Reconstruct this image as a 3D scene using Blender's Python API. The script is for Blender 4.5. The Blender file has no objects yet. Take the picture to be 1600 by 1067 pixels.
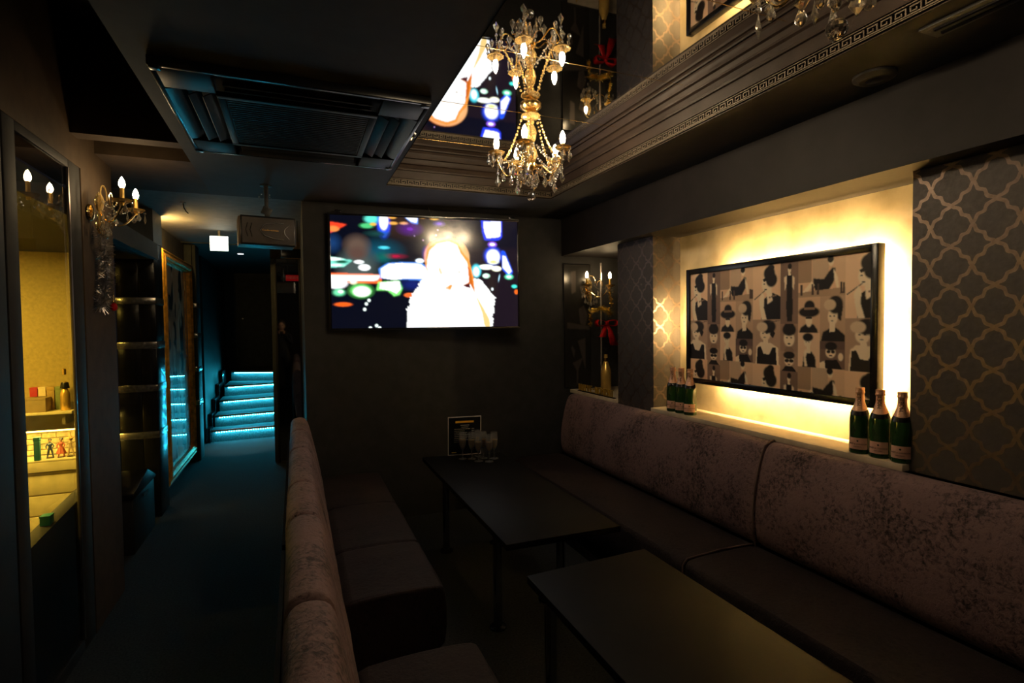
import bpy, bmesh, math, random
import numpy as np
from mathutils import Vector, Matrix
random.seed(7)
PI = math.pi
S = bpy.context.scene
C = S.collection

# ------------------------------------------------------------------ camera, world, exposure
def cam_matrix(yaw, pitch, roll, loc):
    y, p, r = map(math.radians, (yaw, pitch, roll))
    F = Vector((math.sin(y)*math.cos(p), math.cos(y)*math.cos(p), -math.sin(p)))
    R = Vector((math.cos(y), -math.sin(y), 0)); U = R.cross(F)
    R2 = R*math.cos(r) + U*math.sin(r); U2 = -R*math.sin(r) + U*math.cos(r)
    M = Matrix((R2, U2, -F)).transposed().to_4x4()
    M.translation = Vector(loc)
    return M
cd = bpy.data.cameras.new('camera'); co = bpy.data.objects.new('camera', cd); C.objects.link(co)
cd.sensor_width = 36; cd.lens = 840.14/1600*36; cd.clip_start = .02
co.matrix_world = cam_matrix(21.9615, 1.8573, -0.6146, (0, 0, 1.6))
S.camera = co
S.view_settings.view_transform = 'Standard'
S.view_settings.look = 'None'
S.view_settings.gamma = 1
S.view_settings.use_curve_mapping = False
S.view_settings.exposure = 0.0
w = bpy.data.worlds.new('night'); S.world = w; w.use_nodes = True
w.node_tree.nodes['Background'].inputs[0].default_value = (.02, .02, .03, 1)
w.node_tree.nodes['Background'].inputs[1].default_value = .2
S.cycles.max_bounces = 10; S.cycles.transmission_bounces = 8; S.cycles.glossy_bounces = 6; S.cycles.diffuse_bounces = 4
S.cycles.sample_clamp_indirect = 8.0
S.cycles.caustics_refractive = False
S.cycles.blur_glossy = 1.0

# ------------------------------------------------------------------ light strengths (watts / emission)
BULB = 430.0          # chandelier flame bulbs, emission
SCONCE = 150.0
STRIP = 680.0         # warm strip behind the picture
STAIR = 200.0         # cyan dots under the nosings
SCREEN = 1.0
BAR = 30.0

def lamp(name, kind, loc, energy, color, size=.1, rot=(0, 0, 0), size_y=None, spread=None):
    l = bpy.data.lights.new(name, kind); l.energy = energy; l.color = color
    if kind == 'AREA':
        l.size = size
        if size_y: l.shape = 'RECTANGLE'; l.size_y = size_y
        if spread: l.spread = spread
    elif kind in ('POINT', 'SPOT'): l.shadow_soft_size = size
    o = bpy.data.objects.new(name, l); C.objects.link(o); o.location = loc; o.rotation_euler = rot
    return o

# ------------------------------------------------------------------ materials
def nd(nt, typ, **kw):
    n = nt.nodes.new(typ)
    for k, v in kw.items(): setattr(n, k, v)
    return n
def mat(name, col, rough=.6, metal=0.0, var=.12, scale=12, bump=0.0, bscale=None, spec=.5, sheen=0, trans=0, ior=1.45,
        emit=None, estr=0, coat=0, col2=None, contrast=(.35, .65), alpha=1):
    m = bpy.data.materials.new(name); m.use_nodes = True; nt = m.node_tree; L = nt.links
    b = nt.nodes['Principled BSDF']
    b.inputs['Roughness'].default_value = rough; b.inputs['Metallic'].default_value = metal
    b.inputs['Specular IOR Level'].default_value = spec; b.inputs['IOR'].default_value = ior
    b.inputs['Transmission Weight'].default_value = trans; b.inputs['Sheen Weight'].default_value = sheen
    b.inputs['Coat Weight'].default_value = coat; b.inputs['Coat Roughness'].default_value = .08
    b.inputs['Alpha'].default_value = alpha
    tc = nd(nt, 'ShaderNodeTexCoord'); no = nd(nt, 'ShaderNodeTexNoise'); no.inputs['Scale'].default_value = scale
    no.inputs['Detail'].default_value = 5
    L.new(tc.outputs['Object'], no.inputs['Vector'])
    cr = nd(nt, 'ShaderNodeValToRGB'); L.new(no.outputs['Fac'], cr.inputs[0])
    c2 = col2 if col2 else tuple(c*(1-var) for c in col)
    c1 = col if col2 else tuple(min(1, c*(1+var)) for c in col)
    cr.color_ramp.elements[0].position = contrast[0]; cr.color_ramp.elements[1].position = contrast[1]
    cr.color_ramp.elements[0].color = (*c2, 1); cr.color_ramp.elements[1].color = (*c1, 1)
    L.new(cr.outputs[0], b.inputs['Base Color'])
    if bump:
        bn = nd(nt, 'ShaderNodeTexNoise'); bn.inputs['Scale'].default_value = bscale or scale*4; bn.inputs['Detail'].default_value = 4
        L.new(tc.outputs['Object'], bn.inputs['Vector'])
        bp = nd(nt, 'ShaderNodeBump'); bp.inputs['Strength'].default_value = bump; bp.inputs['Distance'].default_value = .01
        L.new(bn.outputs['Fac'], bp.inputs['Height']); L.new(bp.outputs[0], b.inputs['Normal'])
    if emit:
        b.inputs['Emission Color'].default_value = (*emit, 1); b.inputs['Emission Strength'].default_value = estr
    return m

def velvet(name, light, dark, sheen=.3):
    m = bpy.data.materials.new(name); m.use_nodes = True; nt = m.node_tree; L = nt.links
    b = nt.nodes['Principled BSDF']; b.inputs['Roughness'].default_value = .62
    b.inputs['Sheen Weight'].default_value = sheen; b.inputs['Sheen Roughness'].default_value = .4
    b.inputs['Specular IOR Level'].default_value = .25
    geo = nd(nt, 'ShaderNodeNewGeometry')
    n1 = nd(nt, 'ShaderNodeTexNoise'); n1.inputs['Scale'].default_value = 55; n1.inputs['Detail'].default_value = 6; n1.inputs['Roughness'].default_value = .7
    n1.inputs['Distortion'].default_value = .6
    n2 = nd(nt, 'ShaderNodeTexNoise'); n2.inputs['Scale'].default_value = 4.5; n2.inputs['Detail'].default_value = 3
    L.new(geo.outputs['Position'], n1.inputs['Vector']); L.new(geo.outputs['Position'], n2.inputs['Vector'])
    a = nd(nt, 'ShaderNodeMath', operation='MULTIPLY_ADD'); a.inputs[1].default_value = .55
    L.new(n2.outputs['Fac'], a.inputs[0]); L.new(n1.outputs['Fac'], a.inputs[2])
    cr = nd(nt, 'ShaderNodeValToRGB'); L.new(a.outputs[0], cr.inputs[0])
    e = cr.color_ramp.elements; e[0].position = .60; e[0].color = (*dark, 1); e[1].position = .80; e[1].color = (*light, 1)
    L.new(cr.outputs[0], b.inputs['Base Color'])
    bp = nd(nt, 'ShaderNodeBump'); bp.inputs['Strength'].default_value = .5; bp.inputs['Distance'].default_value = .012
    L.new(a.outputs[0], bp.inputs['Height']); L.new(bp.outputs[0], b.inputs['Normal'])
    return m

def lattice(name, base, line, period=(.148, .16), off=(0, 0), metal=.85, lrough=.38, width=.070, fade=True):
    """Moroccan trellis wallpaper: lobed cells and pinched stars, metallic lines on a matt ground."""
    m = bpy.data.materials.new(name); m.use_nodes = True; nt = m.node_tree; L = nt.links
    b = nt.nodes['Principled BSDF']
    geo = nd(nt, 'ShaderNodeNewGeometry'); sep = nd(nt, 'ShaderNodeSeparateXYZ'); L.new(geo.outputs['Position'], sep.inputs[0])
    def M(op, a, b_=None, c=None):
        n = nd(nt, 'ShaderNodeMath', operation=op)
        for i, v in enumerate((a, b_, c)):
            if v is None: continue
            if isinstance(v, (int, float)): n.inputs[i].default_value = v
            else: L.new(v, n.inputs[i])
        return n.outputs[0]
    h = M('ADD', sep.outputs[0], sep.outputs[1])
    u = M('ABSOLUTE', M('SUBTRACT', M('FRACT', M('MULTIPLY_ADD', h, 1/period[0], off[0]+20)), .5))
    v = M('ABSOLUTE', M('SUBTRACT', M('FRACT', M('MULTIPLY_ADD', sep.outputs[2], 1/period[1], off[1]+20)), .5))
    s = M('SUBTRACT', M('ADD', u, v), .5)
    t = M('ABSOLUTE', M('SUBTRACT', u, v))                 # 0 at the shoulder, .5 at the pinches
    # lobes bulge outwards, a step at the shoulder
    bul = M('MULTIPLY', M('SUBTRACT', 1.0, M('MULTIPLY', M('MULTIPLY', t, t), 4.0)), .065)
    wav = M('MULTIPLY', M('MULTIPLY', M('COSINE', M('MULTIPLY', t, 4*PI)), M('SUBTRACT', 1.0, M('MULTIPLY', t, 2.0))), -.062)
    d = M('ABSOLUTE', M('SUBTRACT', s, M('ADD', bul, wav)))
    no = nd(nt, 'ShaderNodeTexNoise'); no.inputs['Scale'].default_value = 60; no.inputs['Detail'].default_value = 6
    L.new(geo.outputs['Position'], no.inputs['Vector'])
    d2 = M('MULTIPLY_ADD', no.outputs['Fac'], .05, d)
    line_f = M('LESS_THAN', d2, width+.02)
    n2 = nd(nt, 'ShaderNodeTexNoise'); n2.inputs['Scale'].default_value = 45; n2.inputs['Detail'].default_value = 6
    L.new(geo.outputs['Position'], n2.inputs['Vector'])
    lf = line_f
    mx = nd(nt, 'ShaderNodeMix', data_type='RGBA'); L.new(lf, mx.inputs[0])
    mx.inputs[6].default_value = (*base, 1); mx.inputs[7].default_value = (*line, 1)
    n3 = nd(nt, 'ShaderNodeMix', data_type='RGBA', blend_type='MULTIPLY'); n3.inputs[0].default_value = .5
    L.new(mx.outputs[2], n3.inputs[6]); L.new(n2.outputs['Fac'], n3.inputs[7])
    L.new(n3.outputs[2], b.inputs['Base Color'])
    L.new(M('MULTIPLY', lf, metal), b.inputs['Metallic'])
    L.new(M('MULTIPLY_ADD', lf, lrough-.6, .6), b.inputs['Roughness'])
    bp = nd(nt, 'ShaderNodeBump'); bp.inputs['Strength'].default_value = .35; bp.inputs['Distance'].default_value = .004
    L.new(M('ADD', M('MULTIPLY', lf, .6), n2.outputs['Fac']), bp.inputs['Height']); L.new(bp.outputs[0], b.inputs['Normal'])
    return m

def vcol(name, emit=0, rough=.4, spec=.3, coat=0):
    m = bpy.data.materials.new(name); m.use_nodes = True; nt = m.node_tree; L = nt.links
    b = nt.nodes['Principled BSDF']; a = nd(nt, 'ShaderNodeVertexColor'); a.layer_name = 'print'
    b.inputs['Roughness'].default_value = rough; b.inputs['Specular IOR Level'].default_value = spec
    b.inputs['Coat Weight'].default_value = coat; b.inputs['Coat Roughness'].default_value = .03
    if emit:
        b.inputs['Base Color'].default_value = (.005, .005, .006, 1)
        L.new(a.outputs[0], b.inputs['Emission Color']); b.inputs['Emission Strength'].default_value = emit
    else: L.new(a.outputs[0], b.inputs['Base Color'])
    return m

# ------------------------------------------------------------------ mesh builder
class MB:
    def __init__(s): s.v = []; s.f = []
    def add(s, vs, fs):
        n = len(s.v); s.v += [tuple(p) for p in vs]; s.f += [tuple(i+n for i in f) for f in fs]; return s
    def box(s, a, b, M=None):
        x0, y0, z0 = a; x1, y1, z1 = b
        vs = [(x0,y0,z0),(x1,y0,z0),(x1,y1,z0),(x0,y1,z0),(x0,y0,z1),(x1,y0,z1),(x1,y1,z1),(x0,y1,z1)]
        if M: vs = [tuple(M @ Vector(p)) for p in vs]
        return s.add(vs, [(3,2,1,0),(4,5,6,7),(0,1,5,4),(1,2,6,5),(2,3,7,6),(3,0,4,7)])
    def cbox(s, c, d, M=None):
        return s.box([c[i]-d[i]/2 for i in range(3)], [c[i]+d[i]/2 for i in range(3)], M)
    def lathe(s, prof, seg=16, c=(0,0,0), M=None, caps=True, flute=0, fn=8):
        vs = []; fs = []
        for r, z in prof:
            for k in range(seg):
                a = 2*PI*k/seg; rr = r*(1+flute*math.cos(fn*a)) if flute else r
                p = Vector((rr*math.cos(a), rr*math.sin(a), z))
                if M: p = M @ p
                vs.append((p.x+c[0], p.y+c[1], p.z+c[2]))
        for i in range(len(prof)-1):
            for k in range(seg):
                k2 = (k+1) % seg
                fs.append((i*seg+k, i*seg+k2, (i+1)*seg+k2, (i+1)*seg+k))
        if caps:
            fs.append(tuple(range(seg-1, -1, -1))); fs.append(tuple((len(prof)-1)*seg+k for k in range(seg)))
        return s.add(vs, fs)
    def tube(s, pts, r, seg=8, closed=False):
        pts = [Vector(p) for p in pts]; n = len(pts); vs = []; fs = []
        rs = r if isinstance(r, (list, tuple)) else [r]*n
        ref = None
        for i, p in enumerate(pts):
            t = (pts[(i+1) % n] if (closed or i < n-1) else p) - (pts[i-1] if (closed or i > 0) else p)
            t.normalize()
            if ref is None: ref = Vector((0,0,1)) if abs(t.z) < .9 else Vector((1,0,0))
            a = (ref - t*ref.dot(t)); 
            if a.length < 1e-5: a = t.orthogonal()
            a.normalize(); ref = a; b = t.cross(a)
            for k in range(seg):
                an = 2*PI*k/seg; vs.append(tuple(p + a*(rs[i]*math.cos(an)) + b*(rs[i]*math.sin(an))))
        m = n if closed else n-1
        for i in range(m):
            j = (i+1) % n
            for k in range(seg):
                k2 = (k+1) % seg; fs.append((i*seg+k, i*seg+k2, j*seg+k2, j*seg+k))
        if not closed:
            fs.append(tuple(range(seg-1, -1, -1))); fs.append(tuple((n-1)*seg+k for k in range(seg)))
        return s.add(vs, fs)
    def sph(s, c, r, seg=8, rings=6, sc=(1,1,1)):
        prof = []
        vs = [(c[0], c[1], c[2]-r*sc[2])]; fs = []
        for i in range(1, rings):
            a = -PI/2 + PI*i/rings
            for k in range(seg):
                t = 2*PI*k/seg
                vs.append((c[0]+r*sc[0]*math.cos(a)*math.cos(t), c[1]+r*sc[1]*math.cos(a)*math.sin(t), c[2]+r*sc[2]*math.sin(a)))
        vs.append((c[0], c[1], c[2]+r*sc[2])); top = len(vs)-1
        for k in range(seg): fs.append((0, 1+(k+1) % seg, 1+k))
        for i in range(rings-2):
            for k in range(seg):
                k2 = (k+1) % seg; fs.append((1+i*seg+k, 1+i*seg+k2, 1+(i+1)*seg+k2, 1+(i+1)*seg+k))
        for k in range(seg): fs.append((1+(rings-2)*seg+k, 1+(rings-2)*seg+(k+1) % seg, top))
        return s.add(vs, fs)
    def prism(s, poly, plane, a, b):
        """poly in 2D, extruded from a to b along the axis left out: plane 'xz' -> y, 'yz' -> x, 'xy' -> z."""
        n = len(poly)
        def P(p, t): return {'xz': (p[0], t, p[1]), 'yz': (t, p[0], p[1]), 'xy': (p[0], p[1], t)}[plane]
        vs = [P(p, a) for p in poly] + [P(p, b) for p in poly]
        fs = [tuple(range(n)), tuple(range(2*n-1, n-1, -1))] + [(i, i+n, (i+1) % n+n, (i+1) % n) for i in range(n)]
        return s.add(vs, fs)
    def loft(s, sections):
        n = len(sections[0]); m = len(sections); vs = [p for sec in sections for p in sec]; fs = []
        for i in range(m-1):
            for k in range(n):
                k2 = (k+1) % n; fs.append((i*n+k, i*n+k2, (i+1)*n+k2, (i+1)*n+k))
        fs.append(tuple(range(n-1, -1, -1))); fs.append(tuple((m-1)*n+k for k in range(n)))
        return s.add(vs, fs)
    def build(s, name, m, parent=None, bevel=0, seg=2, smooth=False, loc=None):
        me = bpy.data.meshes.new(name); me.from_pydata(s.v, [], s.f)
        bm = bmesh.new(); bm.from_mesh(me)
        bmesh.ops.recalc_face_normals(bm, faces=bm.faces)
        if bevel:
            ed = [e for e in bm.edges if e.is_manifold and len(e.link_faces) == 2 and e.calc_face_angle(0) > .5]
            bmesh.ops.bevel(bm, geom=ed, offset=bevel, segments=seg, affect='EDGES', profile=.5)
        bm.to_mesh(me); bm.free()
        if smooth or bevel:
            me.polygons.foreach_set('use_smooth', [True]*len(me.polygons))
            me.set_sharp_from_angle(angle=math.radians(40))
        me.materials.append(m)
        o = bpy.data.objects.new(name, me); C.objects.link(o)
        if parent: o.parent = parent
        if loc: o.location = loc
        return o

def tag(o, label, cat, group=None, kind=None):
    o['label'] = label; o['category'] = cat
    if group: o['group'] = group
    if kind: o['kind'] = kind
    return o
def thing(name, label, cat, loc=(0,0,0), rz=0, group=None):
    o = bpy.data.objects.new(name, None); o.empty_display_size = .05; C.objects.link(o); o.location = loc; o.rotation_euler = (0,0,rz)
    return tag(o, label, cat, group)
def struct(o): o['kind'] = 'structure'; return o
def stuff(o): o['kind'] = 'stuff'; return o
def kids(o): return KIDS.get(o.name, [])
def dup(o, parent=None):
    c = o.copy(); C.objects.link(c); c.parent = parent
    for ch in [x for x in list(C.objects) if x.parent == o]: dup(ch, c)
    return c
def inst(src, parent, loc=None, rz=None):
    c = src.copy(); C.objects.link(c); c.parent = parent
    if loc: c.location = loc
    if rz is not None: c.rotation_euler = (0, 0, rz)
    return c
def text_mb(txt, size, depth=.0008):
    cu = bpy.data.curves.new('t', 'FONT'); cu.body = txt; cu.size = size; cu.extrude = depth; cu.align_x = 'CENTER'; cu.align_y = 'CENTER'
    cu.resolution_u = 3
    o = bpy.data.objects.new('t', cu); C.objects.link(o)
    dg = bpy.context.evaluated_depsgraph_get(); me = o.evaluated_get(dg).to_mesh()
    vs = [tuple(v.co) for v in me.vertices]; fs = [tuple(p.vertices) for p in me.polygons]
    o.evaluated_get(dg).to_mesh_clear(); bpy.data.objects.remove(o); bpy.data.curves.remove(cu)
    b = MB(); b.add(vs, fs); return b
def xf(mb, M):
    mb.v = [tuple(M @ Vector(p)) for p in mb.v]; return mb
def frame_M(o, x, y):
    """matrix whose x axis is x, y axis is y, origin o"""
    x = Vector(x).normalized(); y = Vector(y).normalized(); z = x.cross(y)
    M = Matrix((x, y, z)).transposed().to_4x4(); M.translation = Vector(o); return M

# flat print as a coloured grid --------------------------------------------------
class Canvas:
    def __init__(s, W, H, col=(0,0,0)):
        s.W, s.H = W, H; s.a = np.zeros((H, W, 3)) + np.array(col)
        s.X, s.Y = np.meshgrid((np.arange(W)+.5)/W, (np.arange(H)+.5)/H)      # y down
        s.asp = W/H
    def blend(s, m, col):
        m = np.clip(m, 0, 1)[..., None]; s.a = s.a*(1-m) + np.array(col)*m
    def ell(s, cx, cy, rx, ry, col, soft=.15, rot=0, op=1):
        dx, dy = (s.X-cx)*s.asp, (s.Y-cy)
        c, n = math.cos(rot), math.sin(rot)
        d = np.sqrt(((dx*c+dy*n)/(rx*s.asp))**2 + ((-dx*n+dy*c)/ry)**2)
        s.blend(op*(1-(d-(1-soft))/max(2*soft, 1e-3)), col)
    def inside(s, pts):
        m = np.zeros((s.H, s.W), bool); n = len(pts)
        for i in range(n):
            (x1, y1), (x2, y2) = pts[i], pts[(i+1) % n]
            if y1 == y2: continue
            c = ((y1 > s.Y) != (y2 > s.Y)) & (s.X < (x2-x1)*(s.Y-y1)/(y2-y1)+x1); m ^= c
        return m
    def poly(s, pts, col, blur=0, op=1):
        m = s.inside(pts).astype(float)
        for _ in range(blur):
            p = np.pad(m, 1, mode='edge')
            m = (p[1:-1, 1:-1]*2+p[:-2, 1:-1]+p[2:, 1:-1]+p[1:-1, :-2]+p[1:-1, 2:])/6
        s.blend(m*op, col)
    def mesh(s, name, m, o, ux, uy, w, h, parent=None):
        """top-left corner o, unit vectors ux to the right and uy down"""
        W, H = s.W, s.H; o = np.array(o); ux = np.array(ux); uy = np.array(uy)
        gx, gy = np.meshgrid(np.linspace(0, w, W+1), np.linspace(0, h, H+1))
        V = o + gx[..., None]*ux + gy[..., None]*uy
        idx = np.arange((W+1)*(H+1)).reshape(H+1, W+1)
        F = np.stack([idx[:-1, :-1], idx[1:, :-1], idx[1:, 1:], idx[:-1, 1:]], -1).reshape(-1, 4)
        me = bpy.data.meshes.new(name); me.vertices.add(V.shape[0]*V.shape[1]); me.vertices.foreach_set('co', V.reshape(-1))
        me.loops.add(F.size); me.loops.foreach_set('vertex_index', F.reshape(-1))
        me.polygons.add(len(F)); me.polygons.foreach_set('loop_start', np.arange(0, F.size, 4))
        me.update(calc_edges=True)
        col = me.color_attributes.new('print', 'FLOAT_COLOR', 'CORNER')
        # smooth: corner colour is the mean of the cells around the vertex
        P = np.pad(s.a, ((1,1),(1,1),(0,0)), mode='edge'); vcl = (P[:-1,:-1]+P[1:,:-1]+P[:-1,1:]+P[1:,1:])/4
        cc = vcl.reshape(-1, 3)[F.reshape(-1)]; cc = np.concatenate([cc, np.ones((len(cc), 1))], 1)
        col.data.foreach_set('color', cc.reshape(-1).astype(np.float32))
        me.materials.append(m)
        ob = bpy.data.objects.new(name, me); C.objects.link(ob)
        if parent: ob.parent = parent
        return ob

# palette ------------------------------------------------------------------------
M_wall = mat('dark olive wall paint', (.023, .022, .0215), .7, bump=.05, spec=.2)
M_ceil = mat('dark ceiling paint', (.026, .025, .025), .75, bump=.04)
M_beam = mat('charcoal beam paint', (.013, .0105, .0105), .6, bump=.05, spec=.25)
M_tealwall = mat('dark corridor paint', (.05, .055, .055), .6, bump=.05, spec=.25)
M_corrceil = mat('grey corridor ceiling paint', (.16, .15, .14), .7)
M_brownwall = mat('brown wall paint', (.056, .038, .024), .7, bump=.05, spec=.15)
M_carpet = mat('dark carpet', (.020, .022, .024), .95, var=.5, scale=90, bump=.6, bscale=300)
M_black = mat('black lacquer', (.008, .008, .009), .25)
M_blackmatt = mat('black matt metal', (.012, .012, .012), .5)
M_table = mat('black laminate', (.004, .0036, .0034), .5, spec=.08, bump=.03, bscale=200)
M_chrome = mat('chrome', (.6, .6, .6), .18, 1.0)
M_steel = mat('brushed steel', (.35, .32, .30), .35, 1.0)
M_gold = mat('polished gold metal', (.85, .58, .22), .2, 1.0)
M_goldpaint = mat('gilded wood', (.72, .36, .04), .4, .35, var=.3, scale=20)
M_mold = mat('brown painted moulding', (.024, .016, .0122), .5, spec=.15, bump=.05)
M_key = mat('dull silver relief', (.11, .085, .06), .45, .2)
M_mirror = mat('mirror silvering', (.92, .92, .92), .02, 1.0, var=0)
M_dkmirror = mat('smoked mirror', (.30, .30, .30), .03, 1.0, var=0)
M_goldwall = mat('gold plaster wall', (.60, .50, .34), .5, .2, var=.25, scale=5, col2=(.40, .32, .20), bump=.25, bscale=14)
M_sill = mat('cream painted sill', (.62, .52, .38), .45)
M_lattice = lattice('taupe trellis wallpaper', (.060, .047, .043), (.22, .165, .135), off=(.12, .2))
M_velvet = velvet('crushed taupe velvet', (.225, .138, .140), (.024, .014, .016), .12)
M_velvet_seat = velvet('crushed velvet seat shade', (.024, .014, .0135), (.007, .004, .004), .03)  # same velvet as the backs, with the seats' shade put into the colour
M_piping = mat('velvet piping', (.14, .09, .08), .7)
M_crystal = mat('cut crystal', (1, .93, .80), 0.02, trans=.90, ior=1.6, var=0)
M_pane = mat('clear window glass', (1, 1, 1), 0.0, trans=1, ior=1.45, var=0)
M_glass = mat('clear glass', (1, 1, 1), 0.03, trans=.86, ior=1.45, var=0)
M_amberglass = mat('amber lit crystal', (1, .70, .26), 0.05, trans=.80, ior=1.5, var=0)
M_bulb = mat('glowing warm bulb', (1, .8, .5), .3, emit=(1, .77, .48), estr=BULB)
M_sbulb = mat('glowing warm sconce bulb', (1, .8, .5), .3, emit=(1, .72, .38), estr=SCONCE)
M_sleeve = mat('brown candle sleeve', (.10, .06, .02), .5)
M_gsleeve = mat('gold candle sleeve', (.8, .5, .12), .35, .6)
M_strip = mat('warm led strip', (1, .8, .5), .5, emit=(1, .66, .25), estr=STRIP)
M_cyan = mat('cyan led dots', (.2, .8, 1), .5, emit=(.03, .68, 1), estr=STAIR)
M_wood = mat('red brown nosing wood', (.34, .10, .05), .45, var=.3, scale=30)
M_exit = mat('backlit sign panel', (1, 1, 1), .4, emit=(.80, .95, .86), estr=5)
M_whitespot = mat('white downlight lens', (1, 1, 1), .4, emit=(.85, .85, 1), estr=4)
M_tinsel = mat('gold tinsel', (.85, .62, .15), .22, 1.0)
M_dtinsel = mat('silver grey tinsel', (.35, .32, .32), .3, 1.0)
M_red = mat('red velvet ribbon', (.34, .004, .004), .55, spec=.2)
M_bottle = mat('dark green bottle glass', (.015, .055, .012), .05, coat=.6, spec=.7)
M_foil = mat('rose gold foil', (.80, .48, .33), .3, .8, bump=.3, bscale=160)
M_label = mat('pink paper label', (.72, .40, .30), .5)
M_ink = mat('black print', (.012, .01, .01), .5)
M_gbottle = mat('gold lacquered bottle', (.85, .55, .15), .25, .6)
M_wine = mat('amber sparkling wine', (.95, .48, .06), .1, trans=.3, ior=1.33, var=0)
M_tape = mat('silver band', (.55, .52, .50), .22, .9, var=.35, scale=45)
M_yellow = lattice('cream trellis wallpaper', (.50, .38, .13), (.36, .26, .08), period=(.10, .115), metal=0, lrough=.5, width=.01)
M_cream = mat('cream lacquer', (.75, .66, .42), .5)
M_brick = mat('cream painted brick', (.62, .52, .30), .8, var=.25, scale=30, bump=.3)
M_kraft = mat('brown cardboard', (.34, .25, .12), .8)
M_greybox = mat('grey panel', (.20, .17, .10), .7)
M_barlight = mat('warm bar led bar', (1, .8, .4), .5, emit=(1, .68, .12), estr=BAR*4)

# ================================================================== the shell
def slab(name, m, *boxes, kind='structure', parent=None, bevel=0):
    b = MB()
    for a, c in boxes: b.box(a, c)
    o = b.build(name, m, parent, bevel=bevel)
    if not parent: o['kind'] = kind
    return o
slab('floor', M_carpet, ((-3.4, -2.2, -.1), (3.1, 11.3, 0)))
slab('wall_front', M_wall, ((.07, 4.45, 0), (3.1, 6.88, 2.75)))
slab('wall_back', M_wall, ((-3.4, -2.2, 0), (3.1, -2.0, 3.2)))
slab('wall_right', M_wall, ((2.42, -2, 0), (2.8, 4.45, .955)), ((2.95, -2, .955), (3.1, 4.45, 3.1)), ((2.8, -2, 0), (2.95, 4.45, .955)))
slab('wall_alcove', M_goldwall, ((2.64, 1.48, .985), (2.8, 3.22, 2.23)))
slab('column', M_lattice, ((2.40, 3.22, .0), (2.95, 3.68, 2.24)))
slab('wallpapered_column', M_lattice, ((2.42, -2, 0), (2.95, 1.48, 2.235)))
slab('window_sill', M_sill, ((2.375, 1.48, .955), (2.64, 3.22, .985)), ((2.375, 3.68, .955), (2.95, 4.45, .985)), bevel=.003)
slab('beam', M_beam, ((2.295, -2, 2.222), (2.95, 4.45, 2.56)))
slab('ceiling', M_ceil, ((-.54, -2, 2.56), (.6, 4.45, 3.1)), ((1.845, -2, 2.56), (3.1, 4.45, 3.1)), ((.6, 3.75, 2.56), (1.845, 4.45, 3.1)),
     ((.6, -2, 2.56), (1.845, -.2, 3.1)), ((.6, -.2, 2.78), (1.845, 3.75, 3.1)), ((-1.2, -2, 3.1), (-.54, 4.45, 3.2)))
slab('wall_corridor_ceiling', M_corrceil, ((-1.42, 4.45, 2.59), (.07, 7.2, 3.1)))
slab('wall_stair_ceiling', M_tealwall, ((-1.42, 7.2, 2.58), (.07, 11.2, 3.1)))
slab('cross_beam', M_brownwall, ((-1.0, 3.27, 2.56), (-.54, 3.37, 3.1)))
slab('bulkhead', M_brownwall, ((-1.42, 3.62, 2.56), (-.54, 4.45, 3.1)))
slab('wall_left', M_brownwall, ((-1.2, -2, 2.42), (-1.0, 3.40, 3.1)))
wl = slab('wall_left_panelling', M_wall, ((-1.2, -2, 0), (-1.03, 2.60, 2.42)))
for y0 in (-1.3, -.65, 0, .65, 1.3, 1.95):
    MB().box((-1.03, y0+.012, .05), (-1.0, y0+.638, 2.40)).build('panel', M_wall, wl, bevel=.006)
pl = slab('wall_left_pillar', M_brownwall, ((-1.03, 3.40, 0), (-1.0, 3.90, 3.1)))
struct(MB().prism([(-1.03, 3.40), (-1.0, 3.90), (-1.18, 3.90), (-1.50, 4.99), (-1.515, 4.99), (-1.195, 3.885), (-1.055, 3.41)], 'xy', 0, 2.6).build('wall_left_recess', M_wall, None))
slab('wall_corridor', M_corrceil, ((-1.36, 5.62, 0), (-1.2, 8.45, 2.6)))
slab('wall_corridor_header', M_tealwall, ((-1.42, 5.3, 2.32), (-1.08, 5.62, 2.6)))
slab('wall_stairs_left', M_tealwall, ((-1.36, 8.45, 0), (-1.17, 11.0, 2.6)))
slab('wall_stairs_back', M_tealwall, ((-1.36, 11.0, 0), (0, 11.2, 2.6)))
slab('wall_stairs_right', M_tealwall, ((-.25, 6.9, 0), (-.1, 11.0, 2.6)))
slab('wall_stairs_return', M_tealwall, ((-.1, 6.9, 0), (.07, 7.0, 2.6)))
slab('wall_over_mirror', M_brownwall, ((-.25, 6.82, 2.39), (.07, 6.9, 2.6)))

# stairs door beyond the steps, seen as one upright edge
d = MB().box((-.95, 10.97, .86), (-.30, 11.0, 2.5)).build('door_1', M_tealwall, None, bevel=.004); struct(d)
MB().lathe([(.012, 0), (.012, .05)], 10, c=(-.88, 10.92, 1.75), M=Matrix.Rotation(-PI/2, 3, 'X')).build('door_handle', M_steel, d)

# glazed opening to the bar on the left
g = MB().box((-1.03, 2.60, 0), (-1.0, 2.70, 2.42)).box((-1.016, 3.235, 0), (-1.0, 3.385, 2.42)).box((-1.03, 2.70, 2.38), (-1.0, 3.235, 2.42)).box((-1.03, 2.70, 0), (-1.0, 3.235, .06)).build('window_1', M_wall, None, bevel=.004)
struct(g)
MB().box((-1.012, 2.70, .06), (-1.008, 3.235, 2.38)).build('pane', M_pane, g)
MB().box((-1.008, 3.222, .06), (-.996, 3.235, 2.38)).build('edge_strip', M_steel, g, bevel=.002)['label'] = 'bright metal edge strip'

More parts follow.
